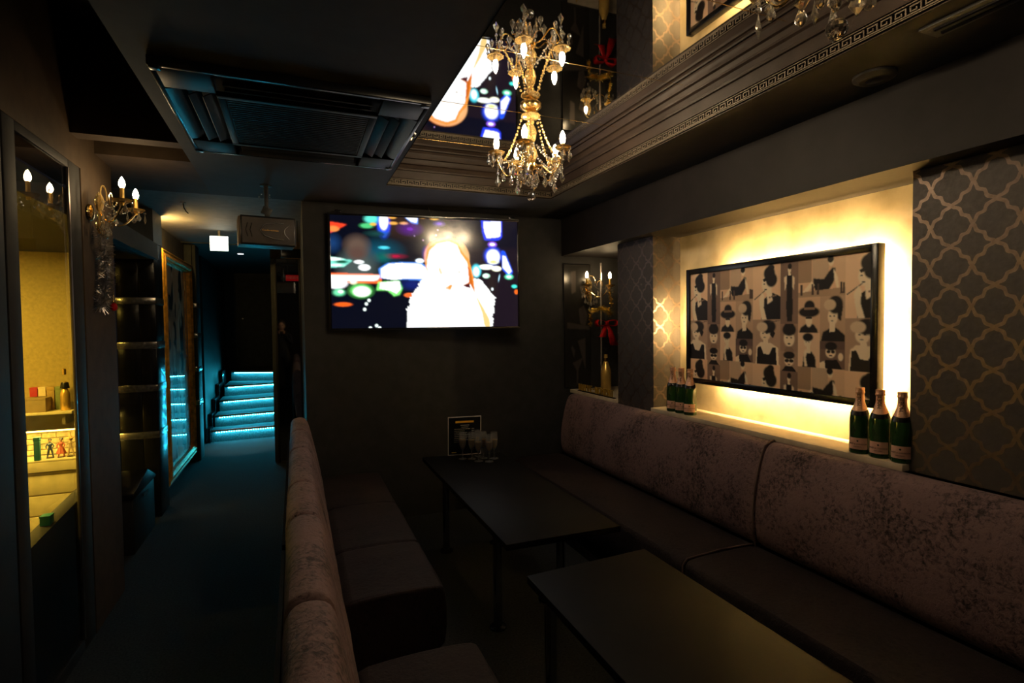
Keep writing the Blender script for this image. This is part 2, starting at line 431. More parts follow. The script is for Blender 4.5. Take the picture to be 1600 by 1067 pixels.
# recessed tray: moulding in stepped profile, greek key, mirror tiles
TX0, TX1, TY0, TY1 = .60, 1.845, -.2, 3.75
prof = [(0,2.556),(0,2.614),(.004,2.614),(.012,2.664),(.026,2.664),(.026,2.676),(.018,2.680),(.030,2.700),(.042,2.706),(.042,2.716),(.034,2.718),(.040,2.740),(.056,2.742),(.056,2.763)]
tr = MB()
secs = []
for (sx, sy) in ((0,0),(1,0),(1,1),(0,1)):
    sec = []
    for d_, z in prof:
        sec.append(((TX0+d_) if not sx else (TX1-d_), (TY0+d_) if not sy else (TY1-d_), z))
    secs.append(sec)
n = len(prof); vs = [p for s_ in secs for p in s_]; fs = []
for k in range(4):
    k2 = (k+1) % 4
    for i in range(n-1): fs.append((k*n+i, k2*n+i, k2*n+i+1, k*n+i+1))
tr.add(vs, fs)
me = tr.build('trim_1', M_mold, None); struct(me)
def key_run(L, flip=False):
    """meander relief, local: x along, z up 0..0.036, y 0..0.003 proud"""
    b = MB(); U = .046; t = .0042; n = int(L/U); H = .034
    off = (L-n*U)/2
    def seg(x0, z0, x1, z1): b.box((x0, 0, z0), (x1, .003, z1))
    seg(0, 0, L, t*.7); seg(0, H+.006, L, H+.006+t*.7)
    z0 = .006; z1 = H
    for i in range(n):
        x = off+i*U
        seg(x, z0, x+t, z1); seg(x+t, z1-t, x+U*.78, z1); seg(x+U*.78-t, z0+.008, x+U*.78, z1-t)
        seg(x+U*.30, z0+.008, x+U*.78-t, z0+.008+t); seg(x+U*.30, z0+.008+t, x+U*.30+t, z1-.010)
        seg(x+U*.78, z0, x+U, z0+t) if False else None
        seg(x+t, z0, x+U, z0+t)
    return b
for (o, x, L) in (((TX1, TY0, 2.566), (0,1,0), TY1-TY0), ((TX1, TY1, 2.566), (-1,0,0), TX1-TX0), ((TX0, TY1, 2.566), (0,-1,0), TY1-TY0)):
    kb = key_run(L); x = Vector(x); up = Vector((0,0,1)); nrm = up.cross(x)
    M = Matrix((x, nrm, up)).transposed().to_4x4(); M.translation = Vector(o)
    k = xf(kb, M).build('greek_key', M_key, me); stuff(k); k['label'] = 'raised greek key band'
ceil_ob = bpy.data.objects['ceiling']
ys = [-.14, .38, .97, 1.565, 2.16, 2.755, 3.35, 3.70]
tile_me = {}
for i in range(len(ys)-1):
    for (x0, x1) in ((.655, 1.80),):
        t = MB().box((x0, ys[i]+.0015, 2.760), (x1, ys[i+1]-.0015, 2.768)).build('mirror_tile', M_mirror, ceil_ob)
gs = MB()  # gold colour stands in for warm light caught by the tile bevels
for y in ys[1:-1]: gs.box((.655, y-.0015, 2.7592), (1.80, y+.0015, 2.7605))
gs.build('tile_joint', M_gold, ceil_ob)['label'] = 'thin joints between the mirror tiles, their gold standing for lit bevels'

# slot and vents in the low ceiling
sl = thing('slot_diffuser', 'long black slot air diffuser in the low ceiling beside the mirrored tray', 'air vent', (1.98, 0, 2.56))
MB().box((-.05, -1.2, -.012), (.05, 1.17, 0)).build('frame', M_blackmatt, sl, bevel=.002)
for k in (-1, 1): MB().box((k*.02-.006, -1.17, -.018), (k*.02+.006, 1.14, -.006)).build('blade', M_black, sl)
sp = thing('ceiling_speaker', 'round dark ceiling speaker set in the ceiling edge above the right column', 'speaker', (2.13, 1.45, 2.56))
MB().lathe([(.075, 0), (.075, -.010), (.055, -.022), (.05, -.022)], 28).build('ring', M_blackmatt, sp, smooth=True)
MB().lathe([(.05, -.012), (.045, -.020), (.0, -.026)], 24, caps=False).build('grille', M_black, sp, smooth=True)
sd = thing('smoke_detector', 'small black dome detector at the edge of the mirrored tray', 'detector', (.555, 2.71, 2.56))
MB().lathe([(.034, 0), (.034, -.010), (.028, -.020), (.012, -.026)], 20).build('housing', M_black, sd, smooth=True)
MB().lathe([(.012, -.024), (.010, -.034), (.002, -.036)], 12).build('sensor', M_gold, sd, smooth=True)
jb = thing('junction_box', 'small cream box on the upper left wall near the recess', 'box', (-1.0, 3.36, 3.03))
MB().box((0, -.05, -.012), (.10, .05, .03)).build('body', M_cream, jb, bevel=.004)
MB().box((0, -.052, .03), (.102, .052, .034)).build('lid', M_cream, jb, bevel=.001)

# ------------------------------------------------------------------ ceiling air conditioner
ac = thing('ceiling_air_conditioner', 'large black four-way ceiling cassette air conditioner left of the mirrored tray', 'air conditioner', (.045, 2.76, 2.56))
A = .51
fr = MB()
def ring(b, o, i, z0, z1):
    b.box((-o, -o, z0), (o, -i, z1)).box((-o, i, z0), (o, o, z1)).box((-o, -i, z0), (-i, i, z1)).box((i, -i, z0), (o, i, z1))
ring(fr, A, A-.02, -.035, 0)
fr.build('rim', M_black, ac, bevel=.004)
pn = MB(); ring(pn, .315, .285, -.040, -.02)
for sx in (-1, 1):
    for sy in (-1, 1): pn.box((min(sx*.315, sx*A*.96), min(sy*.315, sy*A*.96), -.034), (max(sx*.315, sx*A*.96), max(sy*.315, sy*A*.96), -.012))
pn.build('face_panel', mat('smoked grey plastic', (.012, .0125, .013), .45, spec=.2), ac, bevel=.003)
MB().box((-.285, -.285, -.034), (.285, .285, -.026)).build('intake_grille', mat('dark brown grille', (.022, .017, .015), .5), ac, bevel=.003)
lv = MB()
for k in range(-11, 12): lv.box((-.28, k*.024-.003, -.0375), (.28, k*.024+.003, -.034))
lo = lv.build('grille_bars', M_blackmatt, ac); stuff(lo)
for k in range(4):
    R = Matrix.Rotation(k*PI/2, 4, 'Z')
    b = MB()
    pts = []
    for j in range(9):
        a = j/8*PI/2; pts.append((.49-.10*math.sin(a), -.034+.05*(1-math.cos(a))))
    poly = [(.49, -.034)] + pts[1:] + [(.40, .02), (.49, .02)]
    poly = [(x, min(z, -.001)) for x, z in poly][:-2]+[(.39, -.001), (.49, -.001)]
    vs = []
    b.prism([(.492, -.001), (.492, -.034), (.475, -.030), (.455, -.022), (.438, -.012), (.428, -.001)], 'xz', -.30, .30)
    xf(b, R).build('air_duct', mat('satin grey duct', (.06, .055, .05), .35, .3), ac, smooth=True)
    for (xx, nm) in ((.395, 'louver'), (.345, 'louver')):
        q = MB().cbox((0, 0, 0), (.052, .56, .004), Matrix.Translation((xx, 0, -.026)) @ Matrix.Rotation(.5 if nm else 0, 4, 'Y'))
        xf(q, R).build(nm, M_blackmatt if xx > .35 else mat('grey louver', (.04, .04, .04), .4), ac, bevel=.0015)
    cap = xf(MB().cbox((A-.022, A-.022, -.036), (.035, .035, .008)), R).build('corner_cap', M_black, ac, bevel=.003)

# ================================================================== banquette on the right
def back_profile(x_of, zt=.965):
    # front face bulges, rounded top, straight rear
    return [(2.245, .40), (2.225, .48), (2.222, .58), (2.235, .70), (2.262, .82), (2.288, .90), (2.306, .938), (2.335, .958), (2.368, .962), (2.395, .950), (2.405, .92), (2.405, .40)]
def long_cushion(prof, y0, y1, r=.03, n=6, cuts=24, jit=.002, seed=1):
    """prism along y with rounded ends"""
    rnd = random.Random(seed)
    cx = sum(p[0] for p in prof)/len(prof); cz = sum(p[1] for p in prof)/len(prof)
    secs = []
    ts = [(y0 + r*(1-math.cos(a*PI/2/n)), 1-r*4*(1-math.sin(a*PI/2/n))/1.0) for a in range(n+1)]
    mid = [(y0+r+(y1-y0-2*r)*k/cuts, 1) for k in range(1, cuts)]
    te = [(y1 - (y-y0), s) for y, s in reversed(ts)]
    for y, s in ts+mid+te:
        secs.append([(cx+(px-cx)*s+rnd.uniform(-jit, jit), y, cz+(pz-cz)*s+rnd.uniform(-jit, jit)) for px, pz in prof])
    return MB().loft(secs)
def sub(o, lv=1):
    m = o.modifiers.new('s', 'SUBSURF'); m.levels = lv; m.render_levels = lv; return o
def module_right(y0, y1, label):
    t = thing('banquette', label, 'sofa', (0, 0, 0), 0, None)
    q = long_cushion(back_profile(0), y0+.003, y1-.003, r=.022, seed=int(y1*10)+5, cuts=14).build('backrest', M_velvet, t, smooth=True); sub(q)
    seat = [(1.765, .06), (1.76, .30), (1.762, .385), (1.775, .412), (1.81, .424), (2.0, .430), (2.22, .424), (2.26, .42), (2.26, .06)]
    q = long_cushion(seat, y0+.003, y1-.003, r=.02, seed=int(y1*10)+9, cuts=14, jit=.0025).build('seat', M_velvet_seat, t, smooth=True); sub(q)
    MB().box((1.80, y0+.02, 0), (2.25, y1-.02, .06)).build('plinth', M_black, t)
    pts = [(x-.002, y0+.004, z) for x, z in back_profile(0)[:-1]]
    MB().tube(pts, .005, 6).build('piping', M_piping, t, smooth=True)
    MB().tube([(1.765, y0+.004, .30), (1.764, y0+.004, .39), (1.79, y0+.004, .42), (2.0, y0+.004, .431), (2.22, y0+.004, .425)], .005, 6).build('piping', M_piping, t, smooth=True)
    return t
module_right(2.13, 4.36, 'far right banquette in crushed velvet below the framed collage, ending at the gold bottle')
module_right(-.6, 2.13, 'near right banquette in crushed velvet below the trellis wallpapered column')

# ================================================================== low sofas on the left
def module_left(y0, y1, cush, backs, label, lift=0, xo=0):
    t = thing('sofa', label, 'sofa')
    for i, (a, b) in enumerate(backs):
        bp = [(-.045, .04), (-.052, .70), (-.05, .86+lift), (-.035, .895+lift), (-.005, .912+lift), (.035, .91+lift), (.066, .89+lift), (.082, .85+lift), (.105, .75), (.14, .58), (.175, .42), (.18, .04)]
        bp = [(x+xo, z) for x, z in bp]
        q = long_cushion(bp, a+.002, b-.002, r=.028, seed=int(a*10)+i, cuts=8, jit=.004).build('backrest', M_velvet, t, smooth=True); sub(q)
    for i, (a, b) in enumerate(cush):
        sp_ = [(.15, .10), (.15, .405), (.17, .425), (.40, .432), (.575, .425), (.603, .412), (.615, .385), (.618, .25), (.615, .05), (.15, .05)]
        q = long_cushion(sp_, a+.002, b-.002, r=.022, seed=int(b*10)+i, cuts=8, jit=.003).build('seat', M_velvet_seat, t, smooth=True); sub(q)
    MB().box((.0, y0+.03, 0), (.57, y1-.03, .05)).build('plinth', M_black, t)
    MB().box((-.062, y0+.01, .0), (-.05, y1-.01, .80)).build('rear_panel', M_black, t)
    return t
module_left(2.11, 4.40, [(2.34, 2.91), (2.91, 3.62), (3.62, 4.40)], [(2.13, 2.575), (2.575, 3.3), (3.3, 3.86), (3.86, 4.40)], 'far low velvet sofa with its back to the corridor, below the television wall')
module_left(-.6, 2.08, [(1.2, 1.895), (.5, 1.2), (-.6, .5)], [(1.43, 2.085), (.75, 1.43), (-.6, .75)], 'near low velvet sofa with its back to the corridor, cut by the lower frame edge', lift=.012, xo=.004)

# ================================================================== tables
def table(name, label, c4, z, legs):
    (x0, y0), (x1, y1), (x2, y2), (x3, y3) = c4
    t = thing(name, label, 'table', (sum(p[0] for p in c4)/4, sum(p[1] for p in c4)/4, 0))
    ox, oy = t.location.x, t.location.y
    poly = [(p[0]-ox, p[1]-oy) for p in c4]
    MB().prism(poly, 'xy', z-.03, z).build('tabletop', M_table, t, bevel=.0025)
    MB().prism([(p[0]*.88, p[1]*.93) for p in poly], 'xy', z-.055, z-.03).build('apron', M_black, t)
    for (lx, ly) in legs:
        q = MB().lathe([(.024, 0), (.024, z-.055)], 20).lathe([(.045, z-.062), (.045, z-.055)], 20).build('leg', M_chrome, t, smooth=True, loc=(lx-ox, ly-oy, 0))
        MB().lathe([(.045, 0), (.045, .008), (.026, .014)], 20).build('foot', M_black, q, smooth=True)
    return t
table('low_table', 'long black low table farther away, with a menu and sparkling wine glasses on it', [(.850, 2.20), (1.440, 2.19), (1.445, 3.85), (.855, 3.92)], .62, [(.96, 2.62), (1.33, 2.62), (.96, 3.66), (1.33, 3.66)])
table('low_table', 'long black low table nearest the camera, cut by the lower edge, nothing on it', [(.815, .15), (1.382, .10), (1.385, 1.925), (.815, 1.895)], .62, [(.87, 1.80), (1.33, 1.80), (.87, .3), (1.33, .3)])

# ================================================================== framed collage
PAPER = (.90, .68, .46)
def woman(c, x, y, w, h, kind, flip=False):
    """stylised monochrome figures; x,y top-left in canvas units"""
    K = (.014, .010, .010); P = (.98, .80, .58); G = (.30, .19, .13); D = (.09, .055, .045)
    bg = {'portrait': (.62, .42, .27), 'full': (.16, .10, .075), 'lounge': (.56, .37, .23), 'hat': (.50, .33, .21), 'streak': (.40, .26, .17), 'top': (.34, .22, .15), 'shot': (.26, .16, .11), 'glass': (.30, .19, .13), 'seated': (.60, .42, .28), 'smile': (.10, .06, .05)}[kind]
    X = lambda u: x+w*((1-u) if flip else u); Y = lambda v: y+h*v
    R = lambda pts, col, **k: c.poly([(X(a), Y(b)) for a, b in pts], col, **k)
    E = lambda a, b, ra, rb, col, **k: c.ell(X(a), Y(b), w*ra, h*rb, col, soft=k.get('soft', .12), rot=k.get('rot', 0))
    bg = tuple(min(.95, q*1.5) for q in bg); c.poly([(x, y), (x+w, y), (x+w, y+h), (x, y+h)], bg)
    keep = c.a.copy()
    if kind == 'portrait':
        R([(.30, 1.02), (.42, .62), (.60, .55), (.74, .52), (1.02, .60), (1.02, 1.02)], K)
        R([(.50, .50), (.68, .45), (.72, .66), (.54, .72)], P, blur=1)
        E(.52, .36, .19, .15, P); E(.60, .16, .20, .13, K); E(.68, .28, .20, .13, K); E(.66, .06, .12, .06, K)
        R([(.36, .26), (.50, .22), (.60, .27), (.40, .31)], K)
        for q in (.42, .56): E(q, .35, .035, .011, K)
        E(.47, .45, .045, .014, K); R([(.04, .62), (.44, .46), (.45, .475), (.05, .635)], K)
        R([(.22, .62), (.34, .50), (.42, .56), (.40, .78), (.52, 1.02), (.34, 1.02), (.26, .80)], P, blur=1)
        for q in range(4): E(.62+.07*q, .60-.012*q, .03, .018, G)
    if kind == 'full':
        R([(.34, .22), (.44, .20), (.56, .20), (.66, .22), (.72, .42), (.66, .44), (.70, .75), (.66, .97), (.38, .97), (.32, .72), (.36, .44), (.30, .42)], K, blur=1)
        E(.50, .13, .09, .045, P); E(.52, .07, .11, .05, K); R([(.45, .15), (.55, .15), (.58, .22), (.42, .22)], P)
        R([(.20, .24), (.34, .22), (.33, .40), (.24, .46)], P, blur=1); R([(.66, .22), (.78, .26), (.76, .46), (.68, .42)], P, blur=1)
    if kind == 'lounge':
        R([(0, 0), (.30, 0), (.30, .62), (0, .62)], (.42, .27, .17)); R([(.31, 0), (.66, 0), (.66, .7), (.31, .62)], (.64, .45, .30))
        R([(.34, .52), (.56, .56), (.64, .42), (.74, .28), (.80, .30), (.78, .62), (.66, .86), (.38, .84), (.33, .70)], K, blur=1)
        E(.71, .12, .055, .12, P); E(.70, .06, .065, .09, K); R([(.76, .30), (.84, .50), (.88, .80), (.83, .82), (.78, .55)], P, blur=1)
        R([(.36, .70), (.30, .58), (.10, .86), (.02, .96), (.12, .96), (.26, .80)], P, blur=1)
        R([(0, .88), (1, .80), (1, 1.02), (0, 1.02)], (.50, .33, .21))
        for q in (.05, .30, .42, .90, .95): R([(q, .66+.1*(q % .2)), (q+.04, .66+.1*(q % .2)), (q+.045, .96), (q-.005, .96)], D)
    if kind == 'hat':
        R([(.04, 1.02), (.12, .86), (.40, .74), (.70, .76), (.88, .90), (.92, 1.02)], K, blur=1); E(.50, .66, .15, .18, P)
        E(.50, .42, .48, .15, K); E(.52, .26, .24, .16, K); R([(.28, .30), (.76, .30), (.78, .36), (.26, .36)], G)
        R([(.36, .56), (.64, .56), (.64, .62), (.36, .62)], K)
    if kind == 'streak':
        R([(.04, 1.02), (.12, .80), (.38, .72), (.66, .70), (1.0, .86), (1.02, 1.02)], K, blur=1); R([(.38, .58), (.60, .58), (.62, .78), (.40, .80)], P)
        E(.52, .46, .20, .18, P); E(.62, .20, .30, .20, K); E(.40, .20, .24, .12, (.74, .56, .38)); R([(.70, .14), (.92, .26), (.84, .56), (.72, .50)], K, blur=1)
        for q in (.42, .58): E(q, .45, .04, .014, K)
        E(.50, .55, .05, .014, D)
    if kind == 'top':
        R([(.14, .60), (.30, .50), (.66, .52), (.92, .62), (.96, 1.02), (.10, 1.02)], P, blur=1)
        R([(.18, .62), (.30, .60), (.40, .76), (.60, .78), (.72, .62), (.84, .62), (.88, 1.02), (.14, 1.02)], K); R([(.40, .40), (.56, .42), (.58, .58), (.40, .58)], P)
        E(.46, .32, .19, .15, P); E(.56, .16, .28, .15, K); E(.34, .17, .20, .11, (.78, .60, .42)); R([(.66, .16), (.82, .30), (.74, .42), (.64, .34)], K)
        for q in (.38, .52): E(q, .31, .035, .011, K)
        E(.44, .40, .05, .012, D); R([(.60, .05), (.98, .02), (.99, .035), (.62, .065)], D)
    if kind == 'shot':
        E(.50, .54, .30, .28, P); E(.50, .22, .38, .22, K); E(.50, .08, .26, .14, K); R([(.24, .32), (.50, .24), (.78, .34), (.74, .40), (.50, .32), (.28, .40)], K)
        for q in (.38, .62): E(q, .50, .06, .025, K)
        E(.50, .72, .09, .025, K); R([(.20, 1.02), (.34, .82), (.66, .82), (.82, 1.02)], G)
    if kind == 'glass':
        E(.50, .46, .26, .26, P); E(.50, .18, .32, .20, K)
        for q in (.38, .63): E(q, .46, .13, .09, K)
        R([(.06, 1.02), (.30, .74), (.70, .74), (.94, 1.02)], K)
        E(.50, .64, .08, .03, D)
    if kind == 'seated':
        R([(.20, 1.02), (.28, .60), (.46, .52), (.62, .54), (.80, .70), (.84, 1.02)], K, blur=1); R([(.40, .36), (.56, .36), (.58, .60), (.40, .60)], P)
        E(.44, .28, .17, .13, P); E(.46, .13, .24, .12, K); R([(.26, .60), (.36, .46), (.44, .52), (.36, .72), (.44, .98), (.30, .98)], P, blur=1)
        for q in (.38, .50): E(q, .27, .03, .012, K)
    if kind == 'smile':
        R([(0, .30), (1, .30), (1, 1.02), (0, 1.02)], (.20, .12, .09)); E(.44, .40, .20, .20, P); E(.46, .18, .24, .16, K)
        R([(.14, 1.02), (.24, .68), (.70, .66), (.92, 1.02)], K)
        for q in (.36, .54): E(q, .38, .08, .06, K)
        E(.45, .52, .08, .02, K); E(.84, .55, .10, .14, P); R([(0, .80), (.2, .72), (.24, 1.02), (0, 1.02)], P)
    # clip the figure to its own panel
    m = c.inside([(x, y), (x+w, y), (x+w, y+h), (x, y+h)])[..., None]
    c.a = np.where(m, c.a, keep)
def collage(W, H, u0=-.333, per=.461):
    c = Canvas(W, H, PAPER)
    u = u0
    while u < 1:
        o = lambda a: u+a*per
        rows = [('full', 0, 0, .20, .48), ('lounge', .20, 0, .463, .28), ('portrait', .663, 0, .337, .445),
                ('hat', .20, .28, .225, .27), ('streak', .425, .28, .238, .33), ('top', .663, .445, .337, .37),
                ('shot', 0, .48, .20, .22), ('glass', 0, .70, .20, .155), ('seated', .20, .55, .225, .26), ('smile', .425, .61, .238, .20),
                ('full', 0, .855, .20, .48), ('lounge', .20, .81, .463, .28), ('portrait', .663, .815, .337, .445)]
        for kd, a, v, ww, hh in rows:
            if o(a)+ww*per > 0 and o(a) < 1: woman(c, o(a), v, ww*per, hh, kd)
        u += per
    return c
PY0, PY1, PZ0, PZ1, PX = 1.695, 3.025, 1.182, 1.962, 2.53
pic = thing('framed_collage', 'wide black framed collage of monochrome women on the glowing gold alcove wall', 'picture', (PX, (PY0+PY1)/2, (PZ0+PZ1)/2))
hw, hh = (PY1-PY0)/2, (PZ1-PZ0)/2; fw = .036
f = MB()
f.box((0, -hw, -hh), (.05, -hw+fw, hh)).box((0, hw-fw, -hh), (.05, hw, hh)).box((0, -hw+fw, -hh), (.05, hw-fw, -hh+fw)).box((0, -hw+fw, hh-fw), (.05, hw-fw, hh))
f.build('frame', M_black, pic, bevel=.003)
MB().box((.012, -hw+.01, -hh+.01), (.045, hw-.01, hh-.01)).build('backing', M_blackmatt, pic)
cv = collage(372, 220)
cv.mesh('print', vcol('collage print', rough=.45), (.0105, hw-fw, hh-fw), (0, -1, 0), (0, 0, -1), 2*(hw-fw), 2*(hh-fw), pic)
# led strips on the back of the frame and its stand-offs
st = MB()
ins = .05
st.box((.05, -hw+ins, hh-ins-.012), (.056, hw*.55, hh-ins)); st.build('led_strip', M_strip, pic)
MB().box((.05, -hw+ins, -hh+ins), (.056, hw*.62, -hh+ins+.012)).build('led_strip', M_strip, pic)
MB().box((.05, -hw+ins, -hh+ins), (.056, -hw+ins+.022, hh-ins)).build('led_strip', M_strip, pic)
MB().box((.052, hw-.012, -hh*.3), (.060, hw-.004, hh*.5)).build('led_strip', M_strip, pic)
for sy in (-1, 1):
    for sz in (-1, 1): MB().box((.05, sy*hw*.8-.01, sz*hh*.7-.01), (.11, sy*hw*.8+.01, sz*hh*.7+.01)).build('bracket', M_blackmatt, pic)

# ================================================================== champagne bottles
def bottle(label, green=True, h=.302, group=None):
    t = thing('champagne_bottle', label, 'bottle', group=group)
    s = h/.302; R = .0425*s
    pf = [(R*.92, 0), (R, .004), (R, .145), (R*.99, .160), (R*.92, .180), (R*.76, .200), (R*.56, .222), (R*.42, .240), (R*.36, .255), (R*.35, .298), (R*.36, .302)]
    pf = [(r, z*s if z > .004 else z) for r, z in pf]
    MB().lathe(pf, 28).build('glass_body', M_bottle if green else M_gbottle, t, smooth=True)
    if green:
        fo = [(R*.80, .196), (R*.58, .222), (R*.45, .240), (R*.405, .256), (R*.40, .276), (R*.46, .279), (R*.47, .284), (R*.43, .288), (R*.45, .302), (R*.40, .3045), (.001, .3048)]
        MB().lathe(fo, 24, caps=False).build('foil', M_foil, t, smooth=True)
        cl = MB(); N = 28; vs = []; fs = []
        for k in range(N+1):
            a = 2*PI*k/N; dz = .012*math.cos(a)
            for z in (.186, .206):
                zz = z+dz*.8
                rr = np.interp(zz, [p[1] for p in pf], [p[0] for p in pf])+.0012
                vs.append((rr*math.cos(a), rr*math.sin(a), zz))
        for k in range(N): fs.append((2*k, 2*k+2, 2*k+3, 2*k+1))
        cl.add(vs, fs).build('neck_ribbon', M_black, t, smooth=True)
        lb = MB(); vs = []; fs = []
        for k in range(13):
            a = PI + (-.95+1.9*k/12)
            for z in (.022, .075): vs.append(((R+.0006)*math.cos(a), (R+.0006)*math.sin(a), z))
        for k in range(12): fs.append((2*k, 2*k+2, 2*k+3, 2*k+1))
        l = lb.add(vs, fs).build('label', M_label, t, smooth=True)
        def wrap(txt, size, z, vert=False, r=None):
            b = text_mb(txt, size, .0003)
            out = []
            for (x, y, zz) in b.v:
                if vert: x, y = -y, x
                rr = (r if r else R+.0012); zc = z+y
                if vert: rr = float(np.interp(zc, [.222, .240, .256, .276], [R*.58, R*.45, R*.405, R*.40]))+.001
                a = PI + x/rr
                out.append(((rr+zz)*math.cos(a), (rr+zz)*math.sin(a), zc))
            b.v = out; return b
        wrap('MOËT & CHANDON', .0085, .046).build('lettering', M_ink, l)
        wrap('ROSÉ IMPÉRIAL', .005, .034).build('lettering', M_ink, l)
        em = MB().lathe([(.004, 0), (.004, .0006)], 10, M=Matrix.Rotation(-PI/2, 3, 'Y'), c=(-(R+.0006), 0, .061)); em.build('emblem', M_ink, l)
        wrap('MOËT', .021, .249, vert=True).build('neck_lettering', M_ink, t)
    else:
        MB().lathe([(R*.37, .262), (R*.40, .27), (R*.41, .303), (R*.30, .306)], 20).build('foil', M_gold, t, smooth=True)
        MB().lathe([(R*.98, .162), (R*.78, .200), (R*.72, .204), (R*.90, .172)], 24).build('neck_ribbon', M_black, t, smooth=True)
    return t
BX = 2.425
btls = [(1.702, 'right trio: champagne bottle nearest the picture, standing on the alcove sill', 0), (1.608, 'right trio: middle champagne bottle between two others on the alcove sill', 1), (1.514, 'right trio: champagne bottle nearest the wallpapered column at the sill end', 2),
        (3.035, 'left trio: champagne bottle beside the glowing wallpaper on the sill', 3), (2.948, 'left trio: middle champagne bottle in front of the collage corner', 4), (2.860, 'left trio: champagne bottle farthest right, overlapping the picture frame', 5)]
b0 = None
for y, lab, i in btls:
    if b0 is None: b = b0 = bottle(lab, group='green champagne bottles on the alcove sill')
    else: b = dup(b0); b['label'] = lab
    b.location = (BX, y, .985); b.rotation_euler = (0, 0, .42 if i < 3 else .75)

# ================================================================== television
tvx = Vector((1.77-.25, 4.20-4.40, 0)); tw = tvx.length; tvx.normalize()
tv = thing('television', 'large wall mounted television showing a blonde singer under stage lights', 'television', (.25, 4.40, 1.563), math.atan2(tvx.y, tvx.x))
th = .915
bz = MB(); e = .018
bz.box((0, 0, 0), (tw, .035, e)).box((0, 0, th-e), (tw, .035, th)).box((0, 0, e), (e, .035, th-e)).box((tw-e, 0, e), (tw, .035, th-e))
bz.build('bezel', mat('gloss black bezel', (.01, .01, .012), .12, coat=.5), tv, bevel=.003)
rm = MB().tube([(0.004, -.002, .004), (tw-.004, -.002, .004), (tw-.004, -.002, th-.004), (.004, -.002, th-.004)], .0025, 6, closed=True).build('rim', M_chrome, tv)
MB().box((.03, .035, .03), (tw-.03, .042, th-.03)).build('rear_housing', M_blackmatt, tv, bevel=.004)
MB().box((.5, .042, .25), (.9, .09, .65)).build('wall_bracket', M_blackmatt, tv)
for x in (.055, tw-.09): MB().box((x, -.005, th), (x+.05, .03, th+.022)).build('top_clip', M_black, tv, bevel=.002)
MB().tube([(.80, .02, th), (.795, .03, th+.03), (.785, .04, th+.06), (.78, .05, th+.078)], .003, 6).build('cable', M_steel, tv)
def tvp(x, y):
    u = (x-145)/1315; top = 117+(183-117)*u; bot = 898+(888-898)*u
    return u, (y-top)/(bot-top)
T = Canvas(330, 190, (.004, .006, .02))
def te(x, y, rx, ry, col, soft=.35, rot=0, op=1):
    u, v = tvp(x, y); T.ell(u, v, rx/1315, ry/760, col, soft, rot, op)
def tp(pts, col, blur=2, op=1): T.poly([tvp(*p) for p in pts], col, blur, op)
T.blend(np.clip((T.X-.35)*.9, 0, 1)*np.clip(1-T.Y*.4, 0, 1), (.014, .012, .035))
tp([(1100,360),(1460,360),(1460,900),(1180,900)], (.035,.018,.03), 8, .7)
te(640, 200, 130, 60, (.10, .04, .02), .9); te(420, 150, 50, 30, (.15, 1.0, .8)); te(385, 195, 45, 18, (.10, .75, .25)); te(430, 185, 22, 10, (1.2, .7, .1))
tp([(145,165),(255,185),(145,240)], (1.6,.10,.03), 3); te(165, 212, 35, 18, (1.8, .55, .12))
te(500, 185, 40, 82, (.02, .12, 1.6), .4); te(500, 165, 28, 55, (2.4, 2.4, 2.4), .3)
tp([(630,128),(735,135),(735,190),(690,180)], (.1,.5,1.6), 4); tp([(640,132),(730,140),(728,180),(690,170)], (2.5,2.5,2.6), 2)
for x, y in ((565,180),(640,182),(850,152),(770,140),(555,140),(690,130)): te(x, y, 26, 9, (1.5,.7,.12), .6)
te(680, 220, 60, 32, (.22,.02,.55), .8); te(885, 188, 30, 14, (.10, .03, .7), .7)
for x, y in ((875,230),(862,265),(770,298),(710,268)): te(x, y, 5, 5, (.5,.3,.7), .5)
te(455, 250, 60, 16, (.02,.14,.13), .8); te(160, 310, 40, 45, (.02,.10,.35), .8)
te(470, 370, 110, 60, (.01,.18,.30), .8); te(500, 345, 34, 10, (.10,.9,1.1), .5); te(575, 405, 65, 14, (.55,.01,.06), .6); te(490, 410, 40, 26, (.01,.30,.25), .8)
te(320, 470, 120, 110, (.16,.22,.21), .4); te(318, 330, 72, 62, (.30,.19,.14), .5); te(318, 385, 55, 40, (.26,.14,.11), .5)
tp([(145,405),(290,430),(230,475),(145,480)], (.25,1.0,.8), 3); te(150, 420, 60, 10, (1.8,2.2,2.0), .5); te(180, 462, 45, 9, (1.2,1.9,1.5), .5); te(330, 442, 30, 12, (1.6,1.7,1.7), .4); te(365, 480, 36, 20, (2,2.1,2.1), .3); te(215, 440, 40, 10, (.02,.25,.12), .5)
tp([(145,515),(480,530),(480,590),(250,585),(145,560)], (1.6,.22,.03), 3); tp([(145,528),(475,535),(450,572),(250,572),(145,552)], (1.9,1.5,1.3), 3)
te(180, 585, 62, 34, (2.2,2.2,2.3), .4); te(290, 575, 25, 18, (2.0,1.6,1.2), .4)
tp([(460,490),(520,452),(620,446),(760,452),(800,490),(850,560),(760,575),(560,560),(470,555)], (.10,.45,1.5), 4)
tp([(475,492),(530,458),(620,452),(750,460),(800,500),(830,560),(640,556),(560,566),(478,550)], (2.6,2.6,2.6), 2)
tp([(455,580),(600,570),(625,620),(600,670),(560,680),(520,640),(440,640)], (.3,1.2,.25), 4); tp([(470,585),(600,575),(610,625),(580,660),(540,640),(465,625)], (2.5,2.6,2.4), 2)
te(690, 600, 70, 32, (.01,.03,.35), .6); te(340, 640, 72, 44, (.2,1.1,.2), .4); te(345, 645, 52, 32, (2.3,2.6,2.2), .3)
